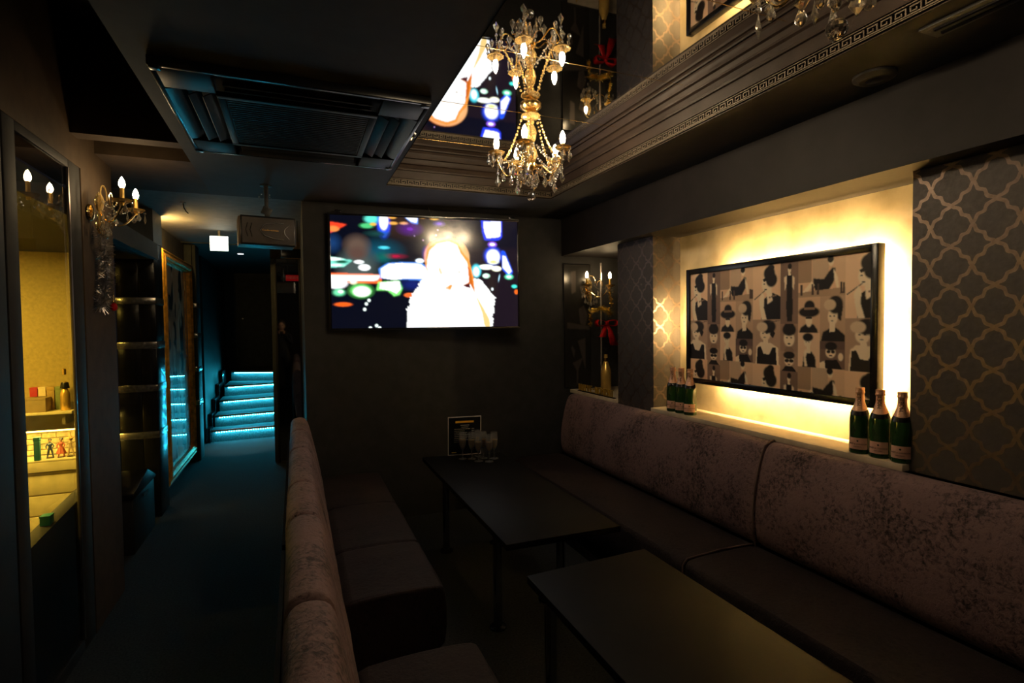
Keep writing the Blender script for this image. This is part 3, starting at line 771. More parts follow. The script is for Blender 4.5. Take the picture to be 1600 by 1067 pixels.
te(195, 650, 36, 22, (.25,1.2,.6), .5); te(205, 645, 16, 10, (1.8,2,1.6), .5); te(670, 672, 34, 14, (1.8,.3,.05), .4); te(220, 733, 52, 13, (1.6,.22,.02), .4)
for x, y in ((392,706),(374,730),(362,768),(440,880),(398,896),(460,896)): te(x, y, 10, 10, (1.5,1.9,1.8), .4)
te(745, 438, 26, 14, (1.8,2.2,2.6), .4); te(790, 390, 22, 40, (.02,.02,.7), .6)
# lamp and glow right
tp([(1190,168),(1345,176),(1345,285),(1320,305),(1215,305),(1198,250)], (.03,.08,1.6), 4); tp([(1208,178),(1336,180),(1334,275),(1310,285),(1232,290),(1212,240)], (2.6,2.6,2.6), 2)
te(1272, 333, 30, 18, (.6,.2,1.6), .4); te(1272, 333, 18, 10, (2.2,2,2.4), .4); te(1275, 410, 58, 58, (.02,.12,1.5), .4); te(1277, 415, 44, 46, (2.5,2.6,2.6), .3); te(1278, 450, 34, 14, (1.8,2.0,.7), .5)
tp([(1340,375),(1365,380),(1425,520),(1400,560),(1345,500)], (.02,.15,1.5), 4); tp([(1350,410),(1370,415),(1415,515),(1395,535),(1350,490)], (2.4,2.6,2.6), 2)
te(1225, 485, 52, 17, (2.3,2.5,2.0), .3); te(1300, 497, 34, 18, (2.3,2.3,1.6), .3); te(1225, 545, 26, 16, (1.4,2.4,1.8), .3); te(1395, 553, 30, 18, (.2,1.3,.7), .4); te(1395, 553, 16, 9, (2,2.3,2), .4)
te(1435, 618, 20, 12, (.1,1.3,1.1), .4); te(1450, 655, 14, 16, (1.5,.25,.02), .4); te(1265, 600, 30, 70, (.05,.03,.03), .8); te(1268, 635, 8, 10, (1.4,1.7,1.8), .4); te(1320, 560, 5, 26, (.5,.9,1.1), .5, .2)
te(1150, 510, 32, 42, (.1,1.3,1.6), .4); te(1150, 515, 20, 30, (2,2.4,2.4), .4)
# the singer: fur coat, blonde hair, face blown out by the light
coat = [(645,898),(655,800),(650,770),(672,735),(664,705),(690,670),(700,640),(735,610),(745,580),(800,540),(900,560),(1050,600),(1120,560),(1180,570),(1225,620),(1250,655),(1295,695),(1275,740),(1280,780),(1262,820),(1275,860),(1260,895)]
coat2 = []
rr = random.Random(3)
for i in range(len(coat)-1):
    (a, b_), (c_, d_) = coat[i], coat[i+1]
    for k in range(6):
        t_ = k/6; j = (rr.uniform(-9, 9)) if i not in (0,) else 0
        coat2.append((a+(c_-a)*t_+j, b_+(d_-b_)*t_+j*.6))
coat2.append(coat[-1])
tp(coat2, (2.4,2.5,2.5), 1)
te(935, 410, 152, 128, (1.5,.30,.02), .12); te(940, 415, 142, 120, (2.5,1.6,.7), .2)
tp([(790,420),(800,360),(860,310),(950,292),(1020,320),(1050,380),(1095,430),(1130,560),(1140,660),(1090,560),(1060,480),(1000,560),(960,640),(820,600),(785,480)], (1.7,.55,.05), 3)
tp([(800,430),(815,370),(870,325),(950,310),(1010,335),(1035,390),(1080,450),(1105,540),(1080,600),(1030,620),(960,600),(900,640),(820,590),(795,480)], (2.7,2.5,2.2), 4)
tp([(1085,470),(1110,500),(1135,640),(1140,670),(1105,600),(1080,620),(1050,608),(1095,585)], (.75,.16,.01), 2)
tp([(1048,608),(1098,596),(1108,628),(1080,622)], (.16,.01,.02), 1)
tp([(885,470),(905,520),(895,545),(872,500)], (.9,.45,.12), 3, .8); te(1025, 517, 10, 4, (.35,.2,.02), .5); te(1060, 497, 16, 3, (.8,.65,.35), .6)
tp([(890,560),(960,640),(1050,740),(1105,850),(1110,890),(1085,890),(1060,820),(980,690),(900,600)], (1.1,.85,.65), 3, .55)
tp([(1140,665),(1200,760),(1245,840),(1250,888),(1205,888),(1190,800),(1150,700)], (1.0,.60,.04), 2, .9)
mxv = T.a.max(2, keepdims=True); T.a = T.a*np.where(mxv < .5, .5, 1)
T.a = np.where(T.a.min(2, keepdims=True) > .9, np.minimum(T.a, 1.25), T.a*np.minimum(1, 1.1/np.maximum(mxv, 1e-4)))
T.mesh('screen', vcol('television picture', emit=SCREEN, rough=.15, spec=.5), (e, .006, th-e), (1, 0, 0), (0, 0, -1), tw-2*e, th-2*e, tv)

# ================================================================== chandeliers and sconces
def drop_mb(l=.045, w=.012):
    """faceted pear drop hanging from 0 downwards, with its bead"""
    b = MB(); b.sph((0, 0, -.008), .0065, 8, 5)
    b.lathe([(.0008, -.014), (w*.35, -.014-l*.25), (w*.8, -.014-l*.5), (w, -.014-l*.68), (w*.75, -.014-l*.85), (.0008, -.014-l)], 8)
    return b
def kite_mb(l=.05, w=.014):
    b = MB(); b.sph((0, 0, -.008), .0065, 8, 5)
    z = -.014
    vs = [(0,0,z), (w,0,z-l*.62), (0,w*.45,z-l*.62), (-w,0,z-l*.62), (0,-w*.45,z-l*.62), (0,0,z-l)]
    b.add(vs, [(0,1,2),(0,2,3),(0,3,4),(0,4,1),(5,2,1),(5,3,2),(5,4,3),(5,1,4)])
    return b
D1 = drop_mb().build('crystal_drop', M_crystal); K1 = kite_mb().build('crystal_drop', M_crystal); B1 = None
me_drop, me_kite = D1.data, K1.data
bpy.data.objects.remove(D1); bpy.data.objects.remove(K1)
def crystal(me_, parent, loc, rz=0, s=1, name='crystal_drop'):
    o = bpy.data.objects.new(name, me_); C.objects.link(o); o.parent = parent; o.location = loc; o.rotation_euler = (0, 0, rz); o.scale = (s*1.3,)*3; return o
pan_prof = [(.012, -.004), (.020, -.006), (.034, .002), (.043, .012), (.045, .014), (.041, .014), (.030, .006), (.012, .002)]
flame = [(.0085, 0), (.0125, .010), (.0145, .024), (.0125, .040), (.0070, .056), (.0015, .066)]
def arm_set(root, ang, r, z0, zc, bulbm, sleevem, up=True, r0=.02, pend=5, metalm=None):
    c, s = math.cos(ang), math.sin(ang); P = lambda rr, z: (rr*c, rr*s, z)
    pts = []
    for t in np.linspace(0, 1, 17):
        # S curve: out and down, then up to the pan
        rr = r0+(r-r0)*t; z = z0+(zc-.022-z0)*t - .055*math.sin(PI*t)*(1 if t < 1 else 0) + .03*math.sin(2*PI*t)
        pts.append(P(rr, z))
    arm = MB().tube(pts, .0042, 8)
    cur = [P(r*.80+.028*math.cos(a), zc-.050+.028*math.sin(a)) for a in np.linspace(-.5*PI, 1.25*PI, 14)]
    arm.tube(cur, .0028, 6)
    a = arm.build('arm', metalm or M_gold, root, smooth=True)
    cx, cy, _ = P(r, 0)
    MB().lathe(pan_prof, 20, flute=.05, fn=10).build('drip_pan', M_amberglass, a, smooth=True, loc=(cx, cy, zc))
    MB().lathe([(.009, -.022), (.011, -.004), (.0105, .030), (.0085, .034)], 14).build('candle_sleeve', sleevem, a, smooth=True, loc=(cx, cy, zc))
    MB().lathe(flame, 14).build('bulb', bulbm, a, smooth=True, loc=(cx, cy, zc+.033))
    for k in range(pend):
        t = ang + (k-(pend-1)/2)*2*PI/max(pend+1, 3)
        crystal(me_kite if k != (pend-1)/2 else me_drop, a, (cx+.041*math.cos(t), cy+.041*math.sin(t), zc+.006), t+PI/2, .8)
    crystal(me_kite, a, (cx*.97, cy*.97, zc-.088), 0, 1.0)
    crystal(me_drop, a, (cx*.80, cy*.80, zc-.080), .5, .8)
    bb = MB()
    for q in range(4): bb.sph((cx*.97, cy*.97, zc-.050-.011*q), .0048, 7, 5)
    bb.build('bead_string', M_crystal, a, smooth=True)
    return a
def chain(p0, p1, sag, n=16, r=.0070):
    b = MB()
    for i in range(n+1):
        t = i/n; p = Vector(p0).lerp(Vector(p1), t); p.z -= sag*4*t*(1-t)
        b.sph(p, r*(.75+.35*(i % 2)), 7, 5)
    return b
def chandelier(label, loc):
    t = thing('chandelier', label, 'chandelier', loc)
    MB().lathe([(.055, 0), (.058, -.008), (.045, -.020), (.018, -.034), (.006, -.036)], 24).build('canopy', M_gold, t, smooth=True)
    MB().lathe([(.038, -.040), (.050, -.050), (.046, -.062), (.020, -.070)], 24, flute=.08, fn=12).build('crown_dish', M_amberglass, t, smooth=True)
    MB().lathe([(.006, -.03), (.006, -.36)], 10).build('stem', M_gold, t, smooth=True)
    MB().lathe([(.014, -.070), (.020, -.085), (.014, -.10), (.024, -.118), (.031, -.145), (.026, -.175), (.015, -.195), (.019, -.205), (.012, -.215)], 24, flute=.07, fn=8).build('glass_column', M_amberglass, t, smooth=True)
    MB().lathe([(.016, -.215), (.030, -.235), (.034, -.262), (.022, -.290), (.012, -.300)], 24, flute=.09, fn=8).build('glass_column', M_amberglass, t, smooth=True)
    MB().lathe([(.012, -.300), (.030, -.306), (.032, -.322), (.020, -.336), (.008, -.345)], 20).build('hub', M_gold, t, smooth=True)
    for k in range(5):
        a = math.radians(90-22) + 0
        ang = -PI/2 - math.radians(-22) + k*2*PI/5 + math.radians(16)
        arm_set(t, ang, .185, -.325, -.262, M_bulb, M_sleeve)
        c, s = math.cos(ang+PI/5), math.sin(ang+PI/5)
        c1, s1 = math.cos(ang), math.sin(ang)
        chain((.046*c1, .046*s1, -.056), (.155*c1, .155*s1, -.300), .035, 18).build('bead_chain', M_amberglass, t, smooth=True)
        chain((.030*c, .030*s, -.205), (.155*c1, .155*s1, -.300), .028, 12).build('bead_chain', M_crystal, t, smooth=True)
        crystal(me_kite, t, (.150*c1, .150*s1, -.318), ang, .85)
        crystal(me_kite, t, (.075*c, .075*s, -.345), ang, 1.05)
        crystal(me_drop, t, (.125*c, .125*s, -.330), ang, 1.0)
        MB().tube([(.02*c, .02*s, -.33), (.08*c, .08*s, -.352), (.128*c, .128*s, -.328)], .0022, 6).build('wire', M_gold, t)
        crystal(me_drop, t, (.035*c1, .035*s1, -.345), ang, .95)
    b = MB()
    for k in range(5): b.sph((0, 0, -.352-.020*k), .0075 if k % 2 else .0055, 8, 5)
    b.build('bead_string', M_crystal, t, smooth=True)
    o = MB().sph((0, 0, -.478), .024, 14, 9).build('crystal_ball', M_crystal, t)
    return t
ch = chandelier('small gold and crystal chandelier hanging whole in view beneath the mirrored ceiling', (1.19, 2.65, 2.759))
ch2 = dup(ch); ch2.location = (1.19, .90, 2.759); ch2['label'] = 'nearer crystal chandelier of which only the lowest drops show at the top edge'
ch2.rotation_euler = (0, 0, .35)

def sconce(name, label, loc, rz, spread, proj, zc=0.0):
    """local: wall plane y=0, projecting to -y"""
    t = thing(name, label, 'wall lamp', loc, rz)
    MB().lathe([(.032, 0), (.045, -.008), (.040, -.018), (.014, -.026)], 20, M=Matrix.Rotation(-PI/2, 3, 'X'), c=(0, 0, -.06)).build('wall_plate', M_gold, t, smooth=True)
    MB().lathe([(.006, -.17), (.016, -.15), (.022, -.12), (.014, -.09), (.010, -.06), (.018, -.03), (.024, .0), (.014, .03), (.004, .05)], 16, flute=.06).build('glass_column', M_amberglass, t, smooth=True, loc=(0, -.05, 0))
    for sx in (-1, 1):
        pts = []
        for q in np.linspace(0, 1, 15):
            pts.append((sx*spread*q, -.05-(proj-.05)*q, -.05+.02*q-.075*math.sin(PI*q)))
        a = MB().tube(pts, .0045, 8)
        a.tube([(sx*(spread*.5+.03*math.cos(u)), -.05-(proj-.05)*.5, .0+.035*math.sin(u)) for u in np.linspace(-.4*PI, 1.1*PI, 12)], .003, 6)
        a = a.build('arm', M_gold, t, smooth=True)
        p = (sx*spread, -proj, 0.0)
        MB().lathe(pan_prof, 20, flute=.05, fn=10).build('drip_pan', M_amberglass, a, smooth=True, loc=(p[0], p[1], -.022))
        MB().lathe([(.008, -.04), (.0105, -.02), (.0095, .052)], 14).build('candle_sleeve', M_gsleeve, a, smooth=True, loc=p)
        MB().lathe([(r, z*.85) for r, z in flame], 14).build('bulb', M_sbulb, a, smooth=True, loc=(p[0], p[1], .052))
        for k in range(4):
            an = k*PI/2+.5
            crystal(me_kite if k % 2 else me_drop, a, (p[0]+.042*math.cos(an), p[1]+.042*math.sin(an), -.016), an+PI/2, .85)
        chain((sx*.012, -.05, .045), (p[0]*.92, p[1]*.9, -.01), .06, 14, .005).build('bead_chain', M_crystal, t, smooth=True)
    # raised scroll of glass at the front and the lower fringe of drops
    MB().tube([(-.05+.05*math.cos(u)*1+.05, -.07, .03+.055*math.sin(u)) for u in np.linspace(-.3, 1.2*PI, 14)], .004, 6).build('scroll', M_amberglass, t, smooth=True)
    for k in range(8): crystal(me_kite, t, (.085*math.cos(k*PI/7), -.06-.06*math.sin(k*PI/7), -.055-.01*(k % 2)), k, .8)
    for k in range(5): crystal(me_drop, t, (-.06+.03*k, -.075, -.105-.012*(2-abs(k-2))), k, .9)
    crystal(me_kite, t, (0, -.05, -.17), .3, 1.0)
    return t
def tinsel(mbl, path, R, n, L=.03, seed=1):
    rnd = random.Random(seed); path = [Vector(p) for p in path]
    for i in range(n):
        q = rnd.random()*(len(path)-1); k = int(q); p = path[k].lerp(path[min(k+1, len(path)-1)], q-k)
        d = Vector((rnd.gauss(0, 1), rnd.gauss(0, 1), rnd.gauss(0, 1))).normalized()
        s = d.orthogonal().normalized()*.0022
        e = p + d*R*(.25+.8*rnd.random()); e.z -= .004
        mbl.add([p-s, p+s, e+s*.4, e-s*.4], [(0, 1, 2, 3)])
    return mbl
# left sconce on the brown pillar (its glass reflection appears by itself in the pane)
sc = sconce('wall_sconce', 'crystal wall sconce with two lit candle bulbs on the brown left pillar', (-1.0, 3.49, 2.275), PI/2, .13, .185)
g1 = MB(); tinsel(g1, [(-.955, 3.52, 2.12), (-.95, 3.56, 2.02), (-.955, 3.58, 1.90), (-.96, 3.56, 1.80), (-.965, 3.52, 1.72)], .052, 1500, seed=4)
tag(g1.build('tinsel_garland', M_dtinsel), 'dusty silver tinsel garland hanging below the left wall sconce', 'garland', kind='stuff')
g2 = MB(); tinsel(g2, [(-.945, 3.62, 1.78), (-.94, 3.64, 1.66)], .018, 160, seed=9)
orn = thing('hanging_ornament', 'small red and gold ornament hanging from the left tinsel garland', 'ornament', (-.94, 3.64, 1.72))
MB().sph((0, 0, 0), .018, 14, 10, (1, 1, 1.3)).build('bauble', M_red, orn, smooth=True)
MB().lathe([(.008, .020), (.010, .024), (.006, .034), (.002, .038)], 10).build('cap', M_gold, orn, smooth=True)
MB().tube([(0, 0, .036), (0, 0, .09)], .001, 5).build('thread', M_gold, orn)

# right sconce, in the far right recess
rp = (2.55, 4.43, 1.955)
sc2 = sconce('wall_sconce', 'crystal wall sconce with two lit candle bulbs in the far right recess', rp, 0, .12, .21)
g3 = MB(); tinsel(g3, [(2.51, 4.28, 1.70), (2.56, 4.22, 1.74), (2.62, 4.20, 1.73), (2.68, 4.22, 1.68)], .05, 700, seed=5)
tinsel(g3, [(2.50, 4.27, 1.68), (2.49, 4.27, 1.57)], .03, 250, seed=6); tinsel(g3, [(2.66, 4.22, 1.95), (2.68, 4.21, 1.75)], .03, 260, seed=8)
tag(g3.build('tinsel_garland', M_tinsel), 'gold tinsel garland draped under the far right wall sconce', 'garland', kind='stuff')
rb = thing('ribbon_bow', 'large red velvet bow hanging below the gold tinsel in the recess', 'bow', (2.60, 4.17, 1.60))
def loop(sx):
    b = MB(); N = 14; vs = []; fs = []
    for k in range(N+1):
        a = -PI+2*PI*k/N; x = sx*(.055+.052*math.cos(a)); z = .034*math.sin(a)*(1+.3*math.cos(a))
        for y, ww in ((-.03, .8), (.03, 1)): vs.append((x, y*(.4+.6*abs(x)/.1), z*ww+.004*math.sin(3*a)))
    for k in range(N): fs.append((2*k, 2*k+2, 2*k+3, 2*k+1))
    return b.add(vs, fs)
for sx in (-1, 1):
    q = loop(sx).build('loop', M_red, rb, smooth=True); so = q.modifiers.new('s', 'SOLIDIFY'); so.thickness = .003
    tl = MB(); pts = [(sx*(.004), 0, -.01), (sx*.03, -.01, -.06), (sx*.045, -.012, -.12), (sx*.075, -.01, -.20 if sx > 0 else -.12)]
    vs = []; 
    for i, p in enumerate(pts):
        w_ = .012+.010*i; vs += [(p[0]-w_, p[1], p[2]), (p[0]+w_, p[1]-.004, p[2]-.006)]
    tl.add(vs, [(2*i, 2*i+1, 2*i+3, 2*i+2) for i in range(len(pts)-1)])
    q = tl.build('tail', M_red, rb, smooth=True); so = q.modifiers.new('s', 'SOLIDIFY'); so.thickness = .003
MB().sph((0, -.01, 0), .018, 12, 8, (1, .8, 1.1)).build('knot', M_red, rb, smooth=True)

gb = bottle('tall gold champagne bottle with a dark ribbon in the far right recess', green=False, h=.335)
gb.location = (2.585, 4.16, .985)
# dark glass panel with faint grey shapes on the far wall of the recess, and its bright edge strip
dpn = thing('dark_glass_panel', 'dark glossy panel with faint grey shapes on the far wall left of the recess sconce', 'panel', (2.31, 4.44, 1.0))
MB().box((0, -.006, 0), (.28, .0, 1.15)).build('glass_sheet', M_black, dpn, bevel=.001)
cc = Canvas(70, 260, (.014, .013, .012))
G_ = (.06, .05, .045)
for (pts) in ([(.25,.06),(.45,.05),(.45,.22),(.28,.24)], [(.6,.18),(.85,.16),(.95,.26),(.7,.27)], [(.55,.36),(.75,.33),(.9,.42),(.8,.5),(.6,.48)], [(.1,.47),(.95,.50),(.98,.53),(.1,.52)], [(.3,.66),(.4,.70),(.36,.76),(.24,.68)], [(.5,.62),(.8,.60),(.8,.86),(.68,.76)], [(.3,.80),(.7,.76),(.52,.86),(.50,.98),(.46,.98),(.45,.86)]):
    cc.poly(pts, G_, 3, .8)
cc.mesh('print', vcol('dark panel shapes', rough=.25), (.003, -.0068, 1.147), (1, 0, 0), (0, 0, -1), .274, 1.144, dpn)
tag(MB().lathe([(.008, 0), (.008, 1.15)], 12, c=(2.605, 4.27, 1.0)).build('upright_rod', mat('polished pale rod', (.75, .65, .6), .25, .8)), 'thin polished upright rod behind the gold bottle in the recess', 'rod')

# gold letters along the ledge
lt = thing('letter_sign', 'row of small gold letters standing on the ledge behind the far sofa end', 'sign', (2.395, 4.03, .985))
M_letter = mat('gold letters', (.50, .30, .04), .4, .5)
txt = 'UNIVE:NOMENT'
MB().box((-.012, -.31, 0), (.012, .29, .006)).build('base_strip', M_black, lt)
for i, chh in enumerate(txt):
    b = text_mb(chh, .085, .006)
    M = Matrix(((0, 0, -1), (-1, 0, 0), (0, 1, 0))).to_4x4()
    b.v = [(x*.78, y, z) for x, y, z in b.v]
    xf(b, M); l = b.build('letter', M_letter, lt, loc=(0, .265-.0485*i, .034))

# ================================================================== on the far table
mn = thing('menu_card', 'upright black menu card in a thin silver frame at the far table end', 'menu', (1.165, 3.87, .62), math.radians(-8))
mw, mh = .125, .295
Mt = Matrix.Rotation(math.radians(6), 4, 'X')
def tl(mb): return xf(mb, Mt)
tl(MB().box((-mw+.004, 0, .004), (mw-.004, .004, mh-.004))).build('card', M_black, mn)
tl(MB().box((-mw, -.002, 0), (mw, .005, .005)).box((-mw, -.002, mh-.005), (mw, .005, mh)).box((-mw, -.002, .005), (-mw+.005, .005, mh-.005)).box((mw-.005, -.002, .005), (mw, .005, mh-.005))).build('frame', mat('pale pewter frame', (.55, .50, .50), .5, .1), mn)
tl(MB().box((-mw*.55, -.001, mh*.84), (mw*.55, 0, mh*.89))).build('title_bar', mat('yellow print', (.75, .40, .03), .5), mn)
M_prt = mat('grey print', (.30, .28, .25), .5)
tx = MB(); rr = random.Random(2)
for i in range(10):
    z = mh*(.77-.048*i)
    if i < 2:
        tx.box((-mw*(.25-.05*i), -.001, z), (mw*(.28-.05*i), 0, z+.004))
    else:
        x = -mw*.62
        while x < mw*(-.05+rr.random()*.35): 
            l = .006+rr.random()*.012; tx.box((x, -.001, z), (x+l, 0, z+.004)); x += l+.003
        tx.box((mw*.42, -.001, z), (mw*.58, 0, z+.004))
stuff(tl(tx).build('printed_lines', M_prt, mn))
tl(MB().box((-mw*.78, -.001, mh*.06), (-mw*.5, 0, mh*.085))).build('footer', mat('yellow print small', (.6, .4, .05), .5), mn)
MB().box((-mw+.02, .0, 0), (mw-.02, .07, .004)).build('stand', M_black, mn)
gl0 = None
gpos = [(1.116, 3.755, 'leftmost sparkling wine glass, in front of the menu card'), (1.178, 3.73, 'sparkling wine glass at the right edge of the menu card'), (1.200, 3.642, 'sparkling wine glass at the front of the cluster, left of the front pair'),
        (1.262, 3.715, 'sparkling wine glass standing behind the front pair'), (1.268, 3.602, 'front right sparkling wine glass of the cluster, nearest the camera'), (1.330, 3.67, 'rightmost sparkling wine glass of the cluster'), (1.245, 3.785, 'rearmost sparkling wine glass beside the dark wall')]
for x, y, lab in gpos:
    if gl0 is None:
        g = gl0 = thing('wine_glass', lab, 'glass', group='sparkling wine glasses on the far table')
        MB().lathe([(.030, 0), (.030, .0015), (.010, .004), (.0038, .010), (.0036, .060), (.006, .068)], 24).build('stem', M_glass, g, smooth=True)
        MB().lathe([(.004, .066), (.014, .076), (.023, .098), (.027, .125), (.0265, .155), (.0235, .195), (.0225, .195), (.0255, .155), (.026, .125), (.022, .100), (.012, .078), (.001, .072)], 24, caps=False).build('bowl', M_glass, g, smooth=True)
        MB().lathe([(.001, .073), (.0125, .080), (.0212, .101), (.0250, .125), (.0250, .140), (.001, .140)], 20, caps=False).build('wine', M_wine, g, smooth=True)
    else: g = dup(gl0); g['label'] = lab
    g.location = (x, y, .62)

# ================================================================== corridor
# speaker
spk = thing('wall_speaker', 'dark wide loudspeaker hung from the ceiling left of the television', 'speaker', (-.150, 3.95, 2.235), math.radians(7))
W2, H2 = .168, .092
MB().box((-W2-.012, .0, -H2), (W2+.004, .19, H2)).build('cabinet', mat('dark brown cabinet', (.10, .07, .05), .5), spk, bevel=.008)
MB().box((-W2, -.016, -H2-.004), (W2, 0, H2+.004)).build('front_frame', M_black, spk, bevel=.006, seg=3)
gr = MB(); vs = []; fs = []
for j in range(9):
    for i in range(17):
        u, v = i/16*2-1, j/8*2-1
        vs.append((u*(W2-.010), -.018-.010*(1-u*u)*(1-v*v)-.012*max(0, 1-abs(u+.1)*1.5)*(1-v*v), v*(H2-.008)))
for j in range(8):
    for i in range(16): fs.append((j*17+i, j*17+i+1, (j+1)*17+i+1, (j+1)*17+i))
gr.add(vs, fs).build('grille', mat('dark grey grille cloth', (.045, .038, .036), .6, bump=.3, bscale=400), spk, smooth=True)
MB().tube([(.09, -.027, .052), (.03, -.036, .050), (-.03, -.040, .034), (-.052, -.041, .0), (-.03, -.040, -.034), (.03, -.036, -.052), (.09, -.028, -.056)], .003, 6).build('moulded_line', M_black, spk, smooth=True)
MB().tube([(.125, -.022, .042), (.10, -.030, .02), (.096, -.031, 0), (.10, -.030, -.02), (.125, -.022, -.046)], .002, 6).build('moulded_line', M_black, spk, smooth=True)
for x in (-.10, -.125): MB().tube([(x, -.026, .045), (x-.012, -.026, 0), (x, -.026, -.045)], .002, 6).build('moulded_line', M_black, spk, smooth=True)
b = text_mb('C.audio-technica.', .0145, .0008); xf(b, Matrix(((1, 0, 0), (0, 0, -1), (0, 1, 0))).to_4x4())
b.build('lettering', mat('gold print', (.9, .5, .1), .35, .3), spk, loc=(.010, -.0445, 0))
br = MB().lathe([(.04, .318), (.04, .325)], 16, c=(0, .1, 0)).box((-.012, .088, H2), (.012, .112, .32))
br.cbox((0, 0, 0), (.06, .03, .05), Matrix.Translation((0, .1, .15)) @ Matrix.Rotation(.4, 4, 'Y'))
br.build('ceiling_bracket', M_blackmatt, spk, bevel=.002)
for dx, dz in ((-.03, .26), (.02, .26), (.02, .245), (-.045, .24)): MB().sph((dx, .08, dz), .004, 8, 6).build('bolt', M_chrome, spk, smooth=True)

# exit sign
ex = thing('exit_sign', 'small blown-out white backlit sign hanging from the corridor ceiling', 'sign', (-.70, 6.25, 2.455))
MB().box((-.085, .0, -.075), (.085, .03, .078)).build('housing', M_cream, ex, bevel=.003)
MB().box((-.082, -.006, -.072), (.082, 0, .074)).build('lit_panel', M_exit, ex, bevel=.002)
MB().box((-.01, .01, .078), (.01, .02, .136)).build('hanger', M_steel, ex)
dl = thing('downlight', 'tiny recessed downlight in the corridor ceiling beyond the lit sign', 'downlight', (-.65, 8.02, 2.58))
MB().lathe([(.055, 0), (.055, -.006), (.042, -.008)], 20).build('ring', M_black, dl, smooth=True)
MB().lathe([(.040, -.004), (.036, -.010), (.001, -.012)], 20, caps=False).build('lens', M_whitespot, dl, smooth=True)
lamp('downlight_spot', 'SPOT', (-.65, 8.02, 2.55), 150, (.8, 1, .85), .03)
bpy.data.lights['downlight_spot'].spot_size = math.radians(30); bpy.data.lights['downlight_spot'].spot_blend = .8
# sprinkler bits on the corridor ceiling
for (x, y, lab) in ((-.80, 4.95, 'small metal ceiling hook above the corridor, left one'),):
    hk = thing('ceiling_hook', lab, 'hook', (x, y, 2.59))
    MB().lathe([(.02, 0), (.018, -.006)], 12).build('base', M_steel, hk, smooth=True)
    MB().tube([(0, 0, 0), (.005, 0, -.04), (.02, 0, -.07), (.035, 0, -.085)], .004, 6).build('hook', M_blackmatt, hk, smooth=True)

# mirror at the corridor end
mr = thing('tall_mirror', 'tall dark mirror panel beside the stairs at the corridor end', 'mirror', (-.07, 6.84, 0))
MB().box((-.115, 0, .02), (.135, .02, 2.385)).build('glass', M_dkmirror, mr)
MB().box((-.14, -.012, 0), (-.115, .03, 2.39)).build('frame_post', M_blackmatt, mr, bevel=.002)
MB().box((-.115, -.004, 0), (.135, .02, .02)).build('bottom_rail', M_steel, mr)

# gold framed poster leaning on the corridor wall
FX, FY0, FY1, FZ0, FZ1 = -1.12, 5.80, 7.28, .12, 2.335
gf = thing('gilded_frame', 'tall gilded frame with a glazed collage print on the corridor wall', 'picture', (FX, (FY0+FY1)/2, (FZ0+FZ1)/2))
a_, b_ = (FY1-FY0)/2, (FZ1-FZ0)/2
def molding(p0, p1, inward, nm):
    """stepped gilt moulding from p0 to p1 (y,z), inward = unit vector (y,z)"""
    pr = [(0, -.08), (0, .0), (.012, .012), (.03, .006), (.05, .020), (.07, .024), (.085, .008), (.10, .004), (.10, -.08)]
    def sec(p, k):
        return [(x, p[0]+inward[0]*d_+k[0]*d_, p[1]+inward[1]*d_+k[1]*d_) for d_, x in pr]
    dy, dz = p1[0]-p0[0], p1[1]-p0[1]; l = math.hypot(dy, dz); t_ = (dy/l, dz/l)
    MB().loft([sec(p0, t_), sec(p1, (-t_[0], -t_[1]))]).build(nm, M_goldpaint, gf)
molding((-a_, -b_), (a_, -b_), (0, 1), 'frame_bottom'); molding((-a_, b_), (a_, b_), (0, -1), 'frame_top')
molding((-a_, -b_), (-a_, b_), (1, 0), 'frame_side'); molding((a_, -b_), (a_, b_), (-1, 0), 'frame_side')
cp = collage(150, 120, u0=-.1, per=.9)
cp.mesh('print', vcol('poster print', rough=.5, coat=1.0), (-.03, -a_+.09, b_-.09), (0, 1, 0), (0, 0, -1), 2*(a_-.09), 2*(b_-.09), gf)
# warm picture lamp in the gap between the black pillar and the gilt frame
pl_ = thing('picture_lamp', 'small warm lamp washing the gilded frame from the black pillar', 'lamp', (-1.12, 5.68, 2.44))
MB().sph((0, .0, 0), .022, 14, 10).build('bulb', mat('bright picture bulb', (1, .8, .5), .3, emit=(1, .62, .18), estr=1100), pl_, smooth=True)
MB().box((-.07, -.01, -.01), (-.022, .01, .01)).build('socket', M_blackmatt, pl_)

# black panelled pillars with metal bands
def pillar(label, x0, x1, y0, y1, top, bands, m=M_black):
    t = thing('black_pillar', label, 'pillar', ((x0+x1)/2, (y0+y1)/2, 0))
    hx, hy = (x1-x0)/2, (y1-y0)/2
    zs = [0]+[z for z in bands]+[top]
    for i in range(len(zs)-1):
        lo = zs[i]+(.028 if i else 0); hi = zs[i+1]-(.028 if i < len(zs)-2 else 0)
        MB().box((-hx, -hy, lo), (0.02, hy, hi)).build('panel', m, t, bevel=.004)
        MB().box((0.024, -hy, lo), (hx, hy, hi)).build('panel', m, t, bevel=.004)
    for z in bands: MB().box((-hx-.002, -hy-.004, z-.028), (hx+.004, hy+.004, z+.028)).build('metal_band', M_tape, t, bevel=.002)
    return t
pillar('black panelled pillar with silver bands between the left sconce and gilded frame', -1.355, -1.08, 5.3, 5.6, 2.318, [.703, 1.096, 1.456, 1.826])
pillar('narrow banded pillar between the gilded frame and the stairs', -1.198, -1.08, 7.36, 7.62, 2.58, [.70, 1.10, 1.50, 1.86], M_tealwall)
bn = thing('flip_top_bin', 'low black bin with a sloping glossy lid before the banded pillar', 'bin', (-1.20, 4.75, 0))
MB().box((-.12, -.28, 0), (.12, .32, .40)).build('body', M_blackmatt, bn, bevel=.01)
MB().prism([(-.30, .40), (.34, .40), (.34, .42), (.10, .52), (-.30, .44)], 'yz', -.13, .13).build('lid', M_black, bn, bevel=.006)
